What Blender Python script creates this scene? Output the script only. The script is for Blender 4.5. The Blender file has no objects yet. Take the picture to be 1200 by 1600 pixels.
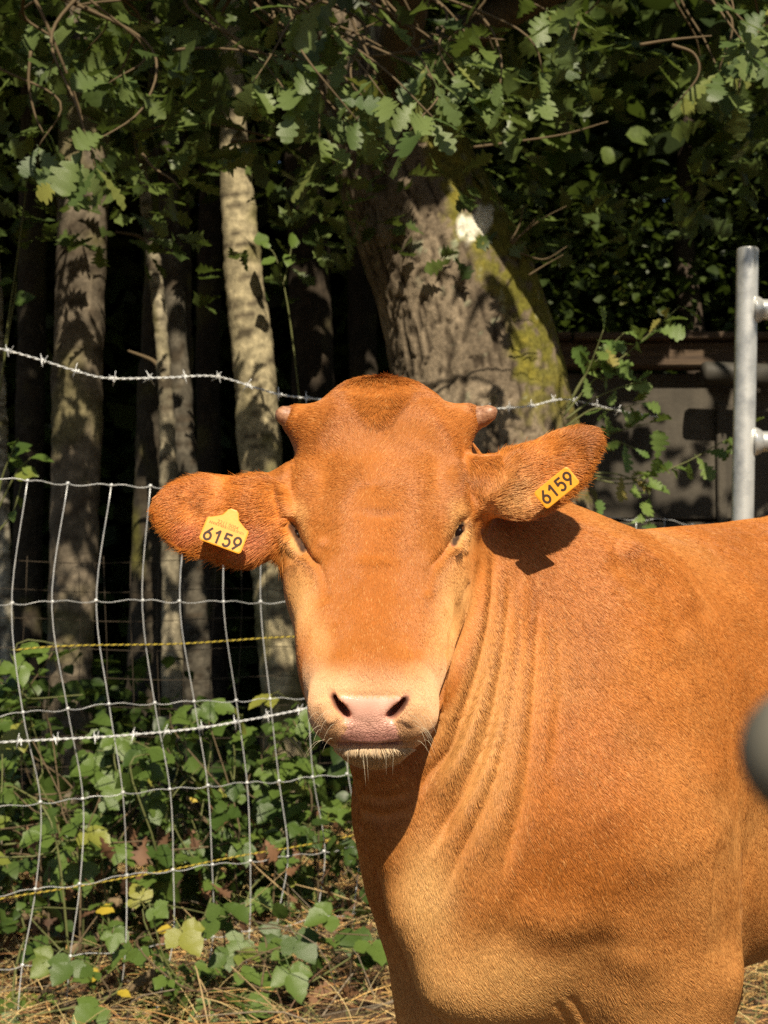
import bpy, math, random
import numpy as np
from mathutils import Vector, Matrix

SC = bpy.context.scene
COL = SC.collection
RNG = np.random.default_rng(7)
random.seed(7)

# ------------------------------------------------------------------ camera, light, exposure
CAM_H, PITCH, FPX = 1.10, math.radians(3.33), 2323.0
cam_data = bpy.data.cameras.new('camera')
cam_data.sensor_fit = 'VERTICAL'
cam_data.sensor_height = 36.0
cam_data.lens = FPX / 1600 * 36.0
cam_data.clip_start = 0.05
cam_data.clip_end = 500
cam_data.dof.use_dof = True
cam_data.dof.focus_distance = 1.70
cam_data.dof.aperture_fstop = 13.0
cam = bpy.data.objects.new('camera', cam_data)
COL.objects.link(cam)
cam.location = (0, 0, CAM_H)
cam.rotation_euler = (math.pi / 2 + PITCH, 0, 0)
SC.camera = cam

SUN_AZ, SUN_EL = math.radians(11.0), math.radians(44.0)      # degrees to the right of straight behind the camera, height
SUN_DIR = Vector((math.sin(SUN_AZ) * math.cos(SUN_EL), -math.cos(SUN_AZ) * math.cos(SUN_EL), math.sin(SUN_EL)))
world = bpy.data.worlds.new('World')
SC.world = world
world.use_nodes = True
wn = world.node_tree
wn.nodes.clear()
sky = wn.nodes.new('ShaderNodeTexSky')
sky.sky_type = 'NISHITA'
sky.sun_disc = False
sky.sun_elevation = SUN_EL
sky.sun_rotation = math.pi - SUN_AZ
bg = wn.nodes.new('ShaderNodeBackground')
bg.inputs['Strength'].default_value = 0.05
wout = wn.nodes.new('ShaderNodeOutputWorld')
wn.links.new(sky.outputs[0], bg.inputs[0])
wn.links.new(bg.outputs[0], wout.inputs[0])
sun_data = bpy.data.lights.new('sun', 'SUN')
sun_data.energy = 5.0
sun_data.angle = math.radians(0.53)
sun_data.color = (1.0, 0.88, 0.68)
sun = bpy.data.objects.new('sun', sun_data)
COL.objects.link(sun)
sun.rotation_euler = SUN_DIR.to_track_quat('Z', 'Y').to_euler()
sun.location = (2, -6, 8)
SC.view_settings.view_transform = 'Standard'
SC.view_settings.look = 'None'
SC.view_settings.gamma = 1.0
SC.view_settings.exposure = 0.42
SC.view_settings.use_curve_mapping = False
SC.render.engine = 'CYCLES'
SC.cycles.max_bounces = 6
SC.cycles.diffuse_bounces = 3
SC.cycles.transparent_max_bounces = 4
SC.cycles.use_denoising = False
SC.cycles.sample_clamp_indirect = 4.0
SC.cycles.caustics_reflective = False
SC.cycles.caustics_refractive = False
SC.cycles_curves.shape = 'RIBBONS'

# ------------------------------------------------------------------ helpers
_cp, _sp = math.cos(PITCH), math.sin(PITCH)

def W(px, py, d):
    """The world point that the photograph shows at pixel (px, py), d metres into the scene."""
    x = (px - 600.0) / FPX * d
    v = (800.0 - py) / FPX * d
    return np.array([x, d * _cp - v * _sp, CAM_H + d * _sp + v * _cp])

def project(P):
    q = P - np.array([0, 0, CAM_H])
    d = q[:, 1] * _cp + q[:, 2] * _sp
    v = -q[:, 1] * _sp + q[:, 2] * _cp
    return 600 + FPX * q[:, 0] / d, 800 - FPX * v / d, d

def _hash(ix, iy, iz, seed):
    h = (ix.astype(np.uint32) * np.uint32(374761393) + iy.astype(np.uint32) * np.uint32(668265263)
         + iz.astype(np.uint32) * np.uint32(2246822519) + np.uint32(seed * 3266489917 & 0xffffffff))
    h = (h ^ (h >> np.uint32(13))) * np.uint32(1274126177)
    return ((h ^ (h >> np.uint32(16))) & np.uint32(0xffff)).astype(np.float32) / 32767.5 - 1.0

def noise3(P, scale=1.0, seed=0):
    """Smooth value noise in [-1, 1]."""
    P = np.asarray(P, dtype=np.float32) * np.float32(scale)
    f = np.floor(P)
    i = f.astype(np.int64)
    t = P - f
    t = t * t * (3 - 2 * t)
    out = 0
    for dx in (0, 1):
        wx = t[:, 0] if dx else 1 - t[:, 0]
        for dy in (0, 1):
            wy = t[:, 1] if dy else 1 - t[:, 1]
            for dz in (0, 1):
                wz = t[:, 2] if dz else 1 - t[:, 2]
                out = out + wx * wy * wz * _hash(i[:, 0] + dx, i[:, 1] + dy, i[:, 2] + dz, seed)
    return out

def fbm(P, scale, octaves=4, seed=0, gain=0.5):
    out, a = 0, 1.0
    for o in range(octaves):
        out = out + a * noise3(P, scale * 2 ** o, seed + 17 * o)
        a *= gain
    return out

def unit(v):
    v = np.asarray(v, dtype=float)
    return v / (np.linalg.norm(v, axis=-1, keepdims=True) + 1e-12)

def smooth01(x, a, b):
    t = np.clip((x - a) / (b - a), 0, 1)
    return t * t * (3 - 2 * t)

def mesh_from(name, V, F, mats=(), smooth=True, mat_ids=None):
    """V (n,3); F a list of faces or an int array (m,k)."""
    me = bpy.data.meshes.new(name)
    V = np.asarray(V, dtype=np.float32)
    if isinstance(F, np.ndarray):
        m, k = F.shape
        me.vertices.add(len(V))
        me.vertices.foreach_set('co', V.ravel())
        me.loops.add(m * k)
        me.loops.foreach_set('vertex_index', F.astype(np.int32).ravel())
        me.polygons.add(m)
        me.polygons.foreach_set('loop_start', np.arange(0, m * k, k, dtype=np.int32))
        me.update(calc_edges=True)
    else:
        me.from_pydata([tuple(map(float, v)) for v in V], [], [tuple(map(int, f)) for f in F])
    for m_ in mats:
        me.materials.append(m_)
    if mat_ids is not None:
        me.polygons.foreach_set('material_index', np.asarray(mat_ids, dtype=np.int32))
    me.polygons.foreach_set('use_smooth', np.full(len(me.polygons), bool(smooth)))
    me.update()
    return me

def link(name, data, parent=None, loc=None):
    o = bpy.data.objects.new(name, data)
    COL.objects.link(o)
    if parent is not None:
        o.parent = parent
    if loc is not None:
        o.location = loc
    return o

def tag(o, label=None, cat=None, group=None, kind=None):
    if label: o['label'] = label
    if cat: o['category'] = cat
    if group: o['group'] = group
    if kind: o['kind'] = kind
    return o

def set_color(me, C, name='Col'):
    a = me.attributes.new(name, 'FLOAT_COLOR', 'POINT')
    C = np.asarray(C, dtype=np.float32)
    if C.shape[1] == 3:
        C = np.concatenate([C, np.ones((len(C), 1), np.float32)], 1)
    a.data.foreach_set('color', C.ravel())

def lin(r, g, b):
    f = lambda c: c / 12.92 if c <= 0.04045 else ((c + 0.055) / 1.055) ** 2.4
    return np.array([f(r / 255), f(g / 255), f(b / 255)])

class NT:
    """Small helper for building node materials."""
    def __init__(self, name):
        self.m = bpy.data.materials.new(name)
        self.m.use_nodes = True
        self.t = self.m.node_tree
        self.b = self.t.nodes['Principled BSDF']
    def n(self, typ, **kw):
        nd = self.t.nodes.new(typ)
        for k, v in kw.items():
            if k.startswith('i_'):
                key = k[2:]
                key = int(key) if key.isdigit() else key.replace('_', ' ')
                nd.inputs[key].default_value = v
            else:
                setattr(nd, k, v)
        return nd
    def l(self, a, b):
        self.t.links.new(a, b)
    def coord(self, which='Object', scale=(1, 1, 1)):
        tc = self.n('ShaderNodeTexCoord')
        mp = self.n('ShaderNodeMapping')
        mp.inputs['Scale'].default_value = scale
        self.l(tc.outputs[which], mp.inputs[0])
        return mp.outputs[0]
    def noise(self, vec, scale, detail=4, rough=0.55):
        nd = self.n('ShaderNodeTexNoise')
        nd.inputs['Scale'].default_value = scale
        nd.inputs['Detail'].default_value = detail
        nd.inputs['Roughness'].default_value = rough
        if vec is not None: self.l(vec, nd.inputs['Vector'])
        return nd.outputs['Fac']
    def ramp(self, fac, stops, interp='LINEAR'):
        nd = self.n('ShaderNodeValToRGB')
        cr = nd.color_ramp
        cr.interpolation = interp
        while len(cr.elements) < len(stops): cr.elements.new(0.5)
        for e, (p, c) in zip(cr.elements, stops):
            e.position = p
            e.color = (c[0], c[1], c[2], 1) if hasattr(c, '__len__') else (c, c, c, 1)
        self.l(fac, nd.inputs[0])
        return nd.outputs[0]
    def mix(self, fac, a, b, mode='MIX'):
        nd = self.n('ShaderNodeMix', data_type='RGBA', blend_type=mode)
        for sock, v in ((nd.inputs[0], fac), (nd.inputs[6], a), (nd.inputs[7], b)):
            if hasattr(v, 'is_output') or isinstance(v, bpy.types.NodeSocket): self.l(v, sock)
            else: sock.default_value = v if not hasattr(v, '__len__') else (v[0], v[1], v[2], 1)
        return nd.outputs[2]
    def bump(self, height, strength=0.5, dist=0.01):
        nd = self.n('ShaderNodeBump')
        nd.inputs['Strength'].default_value = strength
        nd.inputs['Distance'].default_value = dist
        self.l(height, nd.inputs['Height'])
        self.l(nd.outputs[0], self.b.inputs['Normal'])
        return nd
    def set(self, **kw):
        for k, v in kw.items():
            s = self.b.inputs[k.replace('_', ' ')]
            if isinstance(v, bpy.types.NodeSocket): self.l(v, s)
            elif hasattr(v, '__len__') and len(v) == 3: s.default_value = (v[0], v[1], v[2], 1)
            else: s.default_value = v
        return self

def catmull(keys, n):
    """Smooth resampling of a polyline (k, dim) to n points."""
    K = np.asarray(keys, dtype=float)
    if len(K) < 3:
        return K[0] + (K[-1] - K[0]) * np.linspace(0, 1, n)[:, None]
    P = np.vstack([2 * K[0] - K[1], K, 2 * K[-1] - K[-2]])
    t = np.linspace(0, len(K) - 1 - 1e-9, n)
    i = t.astype(int)
    f = (t - i)[:, None]
    p0, p1, p2, p3 = P[i], P[i + 1], P[i + 2], P[i + 3]
    return 0.5 * (2 * p1 + (p2 - p0) * f + (2 * p0 - 5 * p1 + 4 * p2 - p3) * f ** 2 + (3 * p1 - p0 - 3 * p2 + p3) * f ** 3)

def tube(path, radii, sides=8, cap=True):
    """Rings along a path; returns V, F(list)."""
    P = np.asarray(path, dtype=float)
    n = len(P)
    R = np.broadcast_to(np.asarray(radii, dtype=float), (n,))
    T = unit(np.gradient(P, axis=0))
    up = np.array([0, 0, 1.0]) if abs(T[0, 2]) < 0.9 else np.array([1.0, 0, 0])
    N = unit(np.cross(up, T[0]))
    V = []
    a = np.arange(sides) / sides * 2 * math.pi
    for i in range(n):
        N = unit(N - T[i] * np.dot(N, T[i]))
        B = np.cross(T[i], N)
        V.append(P[i] + R[i] * (np.cos(a)[:, None] * N + np.sin(a)[:, None] * B))
    V = np.concatenate(V)
    F = []
    for i in range(n - 1):
        for j in range(sides):
            k = (j + 1) % sides
            F.append((i * sides + j, i * sides + k, (i + 1) * sides + k, (i + 1) * sides + j))
    if cap:
        F.append(tuple(range(sides - 1, -1, -1)))
        F.append(tuple((n - 1) * sides + j for j in range(sides)))
    return V, F

class MB:
    """Collects pieces into one mesh."""
    def __init__(self): self.V, self.F, self.M, self.n = [], [], [], 0
    def add(self, V, F, m=0):
        V = np.asarray(V, dtype=float)
        self.V.append(V)
        self.F += [tuple(int(i) + self.n for i in f) for f in F]
        self.M += [m] * len(F)
        self.n += len(V)
        return self
    def tube(self, path, r, sides=8, m=0, cap=True): return self.add(*tube(path, r, sides, cap), m)
    def box(self, c, size, R=None, m=0, bevel=0.0):
        c = np.asarray(c, float); h = np.asarray(size, float) / 2
        b = min(bevel, min(h) * 0.9)
        if b <= 0:
            V = np.array([[x, y, z] for x in (-1, 1) for y in (-1, 1) for z in (-1, 1)], float) * h
            F = [(0, 1, 3, 2), (4, 6, 7, 5), (0, 4, 5, 1), (2, 3, 7, 6), (0, 2, 6, 4), (1, 5, 7, 3)]
        else:
            V, ids = [], {}
            for sx in (-1, 1):
                for sy in (-1, 1):
                    for sz in (-1, 1):
                        s = np.array([sx, sy, sz])
                        for ax in range(3):
                            q = s * (h - b); q[ax] = s[ax] * h[ax]
                            ids[(sx, sy, sz, ax)] = len(V); V.append(q)
            F = []
            g = lambda x, y, z, a: ids[(x, y, z, a)]
            for s in (-1, 1):
                F += [(g(s, -1, -1, 0), g(s, 1, -1, 0), g(s, 1, 1, 0), g(s, -1, 1, 0)),
                      (g(-1, s, -1, 1), g(1, s, -1, 1), g(1, s, 1, 1), g(-1, s, 1, 1)),
                      (g(-1, -1, s, 2), g(1, -1, s, 2), g(1, 1, s, 2), g(-1, 1, s, 2))]
                for t in (-1, 1):
                    F += [(g(s, t, -1, 0), g(s, t, 1, 0), g(s, t, 1, 1), g(s, t, -1, 1)),
                          (g(s, -1, t, 0), g(s, 1, t, 0), g(s, 1, t, 2), g(s, -1, t, 2)),
                          (g(-1, s, t, 1), g(1, s, t, 1), g(1, s, t, 2), g(-1, s, t, 2))]
                    for r in (-1, 1):
                        F.append((g(s, t, r, 0), g(s, t, r, 1), g(s, t, r, 2)))
            V = np.array(V)
        if R is not None: V = V @ np.asarray(R).T
        return self.add(V + c, F, m)
    def mesh(self, name, mats, smooth=True):
        return mesh_from(name, np.concatenate(self.V), self.F, mats, smooth, self.M)
    def build(self, name, mats, parent=None, smooth=True, loc=None):
        mats = mats if isinstance(mats, (list, tuple)) else [mats]
        return link(name, self.mesh(name, mats, smooth), parent, loc)

# ------------------------------------------------------------------ the calf
def smin(a, b, k):
    h = np.clip(0.5 + 0.5 * (b - a) / k, 0, 1)
    return b + (a - b) * h - k * h * (1 - h)

def smax(a, b, k): return -smin(-a, -b, k)

def sd_ell(P, c, r, R=None):
    q = P - c
    if R is not None: q = q @ R
    r = np.asarray(r)
    k0 = np.sqrt(((q / r) ** 2).sum(1))
    k1 = np.sqrt(((q / (r * r)) ** 2).sum(1)) + 1e-9
    return k0 * (k0 - 1) / k1

def sd_cone(P, a, b, ra, rb):
    ab = b - a
    t = np.clip(((P - a) @ ab) / (ab @ ab), 0, 1)
    return np.linalg.norm(P - a - t[:, None] * ab, axis=1) - (ra + (rb - ra) * t)

def sd_chain(P, pts, rad, k=0.02):
    d = None
    for i in range(len(pts) - 1):
        e = sd_cone(P, pts[i], pts[i + 1], rad[i], rad[i + 1])
        d = e if d is None else smin(d, e, k)
    return d

# body frame: origin on the ground below the shoulders, b to the tail, l to the calf's own left
HEADING = math.radians(40)
B_AX = np.array([math.sin(HEADING), math.cos(HEADING), 0.0])
L_AX = np.array([math.cos(HEADING), -math.sin(HEADING), 0.0])
B_O = np.array([0.225, 2.05, 0.0])
def BP(b, l, z): return B_O + B_AX * b + L_AX * l + np.array([0, 0, z])

# head frame: u to the picture's right, s down the face, n out of the face
H_O, H_E = W(598, 600, 1.905), W(580, 1150, 1.615)
S_AX = unit(H_E - H_O)
U_AX = unit(np.array([1.0, 0, 0]) - S_AX * S_AX[0])
N_AX = np.cross(U_AX, S_AX)
if N_AX[1] > 0: N_AX = -N_AX
def HP(u, s, n): return H_O + U_AX * u + S_AX * s + N_AX * n
R_HEAD = np.stack([U_AX, S_AX, N_AX], 1)

def frame(lx, wx, tx):
    """Rotation whose columns are length, width and thickness directions."""
    L = unit(lx); T = unit(np.asarray(tx) - L * np.dot(tx, L)); Wd = np.cross(T, L)
    return np.stack([L, Wd, T], 1)

HEAD_S = np.array([-0.028, 0.034, 0.087, 0.14, 0.205, 0.262, 0.32, 0.365, 0.402, 0.430, 0.452, 0.468])
HEAD_W = np.array([0.074, 0.107, 0.106, 0.104, 0.104, 0.099, 0.084, 0.072, 0.0630, 0.0605, 0.0575, 0.050])
HEAD_F = np.array([-0.030, -0.006, 0.004, 0.008, 0.006, 0.001, -0.001, -0.001, -0.002, -0.008, -0.020, -0.034])
HEAD_B = np.array([-0.16, -0.19, -0.20, -0.205, -0.215, -0.215, -0.205, -0.175, -0.13, -0.112, -0.10, -0.092])
HEAD_X = np.array([2.4, 2.6, 2.8, 2.9, 2.6, 2.3, 2.2, 2.25, 2.4, 2.6, 2.6, 2.5])

def smooth_interp(s, xs, ys):
    i = np.clip(np.searchsorted(xs, s) - 1, 0, len(xs) - 2)
    m = np.gradient(ys, xs)
    h = xs[i + 1] - xs[i]
    t = np.clip((s - xs[i]) / h, 0, 1)
    return ((2 * t ** 3 - 3 * t ** 2 + 1) * ys[i] + (t ** 3 - 2 * t ** 2 + t) * h * m[i]
            + (-2 * t ** 3 + 3 * t ** 2) * ys[i + 1] + (t ** 3 - t ** 2) * h * m[i + 1])

def sd_head(P):
    q = (P - H_O) @ R_HEAD
    u, s, n = q[:, 0], q[:, 1], q[:, 2]
    w = smooth_interp(s, HEAD_S, HEAD_W); f = smooth_interp(s, HEAD_S, HEAD_F)
    b = smooth_interp(s, HEAD_S, HEAD_B); x = smooth_interp(s, HEAD_S, HEAD_X)
    c, h = (f + b) / 2, (f - b) / 2
    ds = np.maximum(HEAD_S[0] + 0.02 - s, 0) / 0.026 + np.maximum(s - HEAD_S[-1] + 0.016, 0) / 0.022
    # the face is narrower towards the front
    wf = w * (1 - 0.22 * smooth01((n - c) / h, 0.35, 1.05) * smooth01(s, 0.15, 0.30) * (1 - smooth01(s, 0.37, 0.42)))
    k = (np.abs(u / wf) ** x + np.abs((n - c) / h) ** x + ds ** x) ** (1 / x)
    d = (k - 1) * np.minimum(w, h) * 0.9
    e = lambda u_, s_, n_, r, kk, dd: smin(dd, sd_ell(q, np.array([u_, s_, n_]), r), kk)
    d = e(0, -0.006, -0.050, (0.056, 0.030, 0.04), 0.03, d)                             # poll
    for sg in (-1, 1):
        d = e(sg * 0.088, 0.185, -0.052, (0.026, 0.040, 0.036), 0.030, d)             # brow
        d = e(sg * 0.093, 0.245, -0.080, (0.020, 0.040, 0.042), 0.030, d)             # below the eye
        d = e(sg * 0.060, 0.330, -0.090, (0.030, 0.090, 0.050), 0.04, d)              # cheek
        d = e(sg * 0.046, 0.440, -0.050, (0.026, 0.036, 0.034), 0.020, d)             # nostril wing and lip
    d = e(0, 0.449, -0.104, (0.033, 0.017, 0.026), 0.010, d)                          # chin
    return d

EAR_L = dict(c=W(342, 803, 1.815), R=frame(W(228, 786, 1.80) - W(445, 806, 1.83), None, (0.12, -1, 0.30)), r=(0.079, 0.051, 0.016), taper=-0.17)
EAR_R = dict(c=W(852, 733, 1.845), R=frame(W(948, 662, 1.86) - W(760, 790, 1.84), None, (-0.05, -1, 0.42)), r=(0.082, 0.040, 0.017), taper=-0.22)

def sd_ear(P, E, sign):
    q = (P - E['c']) @ E['R']
    r = np.array(E['r'])
    q = q.copy()
    q[:, 2] += 4.5 * q[:, 1] ** 2                      # cupped: edges towards the viewer
    w = 1 + E['taper'] * np.clip(q[:, 0] / r[0], -1, 1)
    q[:, 1] /= w
    k = (np.abs(q[:, 0] / r[0]) ** 2.3 + np.abs(q[:, 1] / r[1]) ** 2.3) ** (2 / 2.3)
    k0 = np.sqrt(k + (q[:, 2] / r[2]) ** 2)
    k1 = np.sqrt((q[:, 0] / r[0] ** 2) ** 2 + (q[:, 1] / r[1] ** 2) ** 2 + (q[:, 2] / r[2] ** 2) ** 2) + 1e-9
    return k0 * (k0 - 1) / k1

def cow_sdf(P):
    P = np.asarray(P, dtype=np.float64)
    far = (((P - np.array([0.02, 1.80, 1.06])) ** 2).sum(1) > 0.42 ** 2)
    out = np.empty(len(P))
    if far.any(): out[far] = sdf_parts(P[far], False)
    if not far.all(): out[~far] = sdf_parts(P[~far], True)
    return out

def sdf_parts(P, head):
    d = sdf_body(P)
    return sdf_front(P, d) if head else d

def sdf_body(P):
    P = np.asarray(P, dtype=np.float64)
    B = np.stack([(P - B_O) @ B_AX, (P - B_O) @ L_AX, P[:, 2]], 1)
    V = lambda *a: np.array(a, float)
    # trunk
    Q = B * V(1, 1.30, 1)
    d = sd_cone(Q, V(0.06, 0, 0.865), V(0.70, 0, 0.87), 0.305, 0.325)
    for sg in (-1, 1):
        d = smin(d, sd_cone(B, V(0.16, sg * 0.085, 0.70), V(0.72, sg * 0.10, 0.69), 0.13, 0.145), 0.07)     # slab sides of the belly
    d = smin(d, sd_ell(B, V(0.86, 0, 0.99), V(0.17, 0.20, 0.23)), 0.10)              # hips
    d = smin(d, sd_cone(B, V(-0.02, 0, 1.085), V(0.75, 0, 1.16), 0.075, 0.08), 0.08)    # spine
    d = smin(d, sd_ell(B, V(-0.130, 0.052, 0.76), V(0.15, 0.105, 0.200)), 0.09)            # breast
    d = smin(d, sd_ell(B, V(0.09, 0.035, 0.60), V(0.18, 0.115, 0.150)), 0.08)             # brisket between the legs
    for sg in (1, -1):
        lx = 0.166 if sg > 0 else -0.172
        R = frame(V(0.25, 0.22 * -sg, 1), None, V(-0.1, sg, 0.2))
        d = smin(d, sd_ell(B, V(-0.01, sg * 0.142, 0.90), V(0.25, 0.125, 0.070), R), 0.09)    # shoulder blade
        ua = (0.155, 0.125, 0.098) if sg > 0 else (0.146, 0.108, 0.086)
        d = smin(d, sd_chain(B, [V(-0.06, sg * ua[0], 0.80), V(0.00, lx, 0.62), V(0.005, lx, 0.52)], [ua[1], ua[2], 0.074], 0.03), 0.075)
        d = smin(d, sd_chain(B, [V(0.005, lx, 0.53), V(0.0, lx * .97, 0.36), V(0.0, lx * .95, 0.31), V(0.01, lx * .95, 0.12), V(-0.01, lx * .95, 0.05)], [0.074, 0.046, 0.044, 0.030, 0.036], 0.03), 0.04)
        d = smin(d, sd_cone(B, V(-0.015, lx * .95, 0.04), V(-0.04, lx * .95, 0.025), 0.045, 0.04), 0.012)
        # hind leg
        st = 0.0 if sg > 0 else 0.26        # the far hind leg steps forward
        d = smin(d, sd_chain(B, [V(0.86, sg * 0.12, 0.92), V(0.80 - st * .6, sg * 0.15, 0.66), V(0.95 - st, sg * 0.13, 0.42), V(0.92 - st * 1.1, sg * 0.13, 0.12), V(0.90 - st * 1.1, sg * 0.13, 0.05)], [0.17, 0.12, 0.052, 0.034, 0.040], 0.04), 0.07)
        d = smin(d, sd_cone(B, V(0.89 - st * 1.1, sg * 0.13, 0.04), V(0.865 - st * 1.1, sg * 0.13, 0.025), 0.045, 0.04), 0.012)
    # tail
    d = smin(d, sd_chain(B, [V(0.98, 0, 1.17), V(1.06, 0, 1.08), V(1.08, 0.02, 0.75), V(1.07, 0.03, 0.45)], [0.045, 0.035, 0.022, 0.03], 0.03), 0.03)
    # neck: two cones side by side make it deep and fairly flat
    nk = sd_cone(P, W(612, 770, 1.985), BP(0.02, 0, 1.05), 0.105, 0.145)
    nk = smin(nk, sd_cone(P, W(603, 900, 1.965), BP(-0.03, 0, 0.93), 0.125, 0.180), 0.10)
    nk = smin(nk, sd_cone(P, W(622, 1040, 1.920), BP(-0.11, 0.026, 0.80), 0.080, 0.118), 0.09)
    d = smin(d, nk, 0.11)
    d = smin(d, sd_ell(P, W(928, 1535, 2.0), np.array([0.07, 0.07, 0.10])), 0.06)      # fold of skin between leg and breast
    dl = sd_chain(P, [W(598, 1190, 1.845), W(626, 1300, 1.865), W(668, 1420, 1.855), W(715, 1520, 1.85)], [0.032, 0.028, 0.034, 0.05], 0.03)
    d = smin(d, dl, 0.07)
    return d

def sdf_front(P, d, carve=True):
    # jaw and head
    hd = sd_head(P)
    hd = smin(hd, sd_chain(P, [W(592, 990, 1.86), W(584, 1136, 1.725)], [0.085, 0.040], 0.03), 0.04)
    d = smin(d, hd, 0.045)
    # ears
    e = sd_ear(P, EAR_L, -1)
    e = smin(e, sd_cone(P, W(470, 768, 1.862), W(405, 795, 1.835), 0.040, 0.026), 0.03)
    e = smin(e, sd_ell(P, W(398, 814, 1.822), np.array([0.036, 0.018, 0.046])), 0.02)
    d = smin(d, e, 0.022)
    e = sd_ear(P, EAR_R, 1)
    e = smin(e, sd_cone(P, W(728, 765, 1.865), W(800, 748, 1.855), 0.046, 0.028), 0.03)
    d = smin(d, e, 0.022)
    for hx in (546, 646):
        d = smin(d, sd_ell(P, W(hx, 674, 1.905), np.array([0.044, 0.045, 0.036])), 0.05)
    # horn roots
    d = smin(d, sd_cone(P, W(508, 684, 1.885), W(466, 658, 1.89), 0.030, 0.0185), 0.03)
    d = smin(d, sd_cone(P, W(687, 682, 1.885), W(728, 656, 1.89), 0.030, 0.0185), 0.03)
    if not carve: return d
    # eye slits and nostrils, cut into the surface found along the line of sight
    for q in CARVE:
        if q[0] == 'eye':
            _, a, b, ra, rb = q
            d = smax(d, -sd_cone(P, a, b, ra, rb), 0.005)
        else:
            _, c = q
            d = smax(d, -sd_chain(P, c, [0.0013, 0.0028, 0.0050, 0.0056], 0.004), 0.003)
            for ck, rk in ((c[1], 0.0024), (0.5 * c[1] + 0.5 * c[2], 0.0036), (c[2], 0.0047), (0.5 * c[2] + 0.5 * c[3], 0.0052), (c[3], 0.0052)):
                d = smax(d, -sd_cone(P, ck, ck + np.array([0, 0.035, 0.014]), rk, rk * .8), 0.003)
    return d

def skin_depth(pts):
    """How far into the scene the uncut head surface lies behind each pixel."""
    ds = np.arange(1.48, 1.95, 0.002)
    out = []
    for x, y in pts:
        P = np.stack([W(x, y, d) for d in ds])
        v = sdf_front(P, sdf_body(P), False)
        i = np.nonzero(v < 0)[0]
        out.append(ds[i[0]] - 0.001 if len(i) else 1.76)
    return out

CARVE, EYES = [], []
def place_features():
    for (x0, y0, x1, y1, ra, rb), (ex, ey) in (((456, 821, 475, 860, 0.0100, 0.0082), (464, 842)), ((723, 818, 708, 850, 0.0088, 0.0090), (717, 836))):
        d0, d1, de = skin_depth([(x0, y0), (x1, y1), (ex, ey)])
        CARVE.append(('eye', W(x0, y0, d0), W(x1, y1, d1), ra, rb))
        EYES.append((ex, ey, de + 0.0205))
    for pts in (((519, 1079), (522, 1093), (531, 1107), (541, 1119)), ((636, 1083), (632, 1097), (622, 1110), (610, 1121))):
        dd = skin_depth(pts)
        CARVE.append(('nostril', [W(x, y, d + 0.001) for (x, y), d in zip(pts, dd)]))

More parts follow.
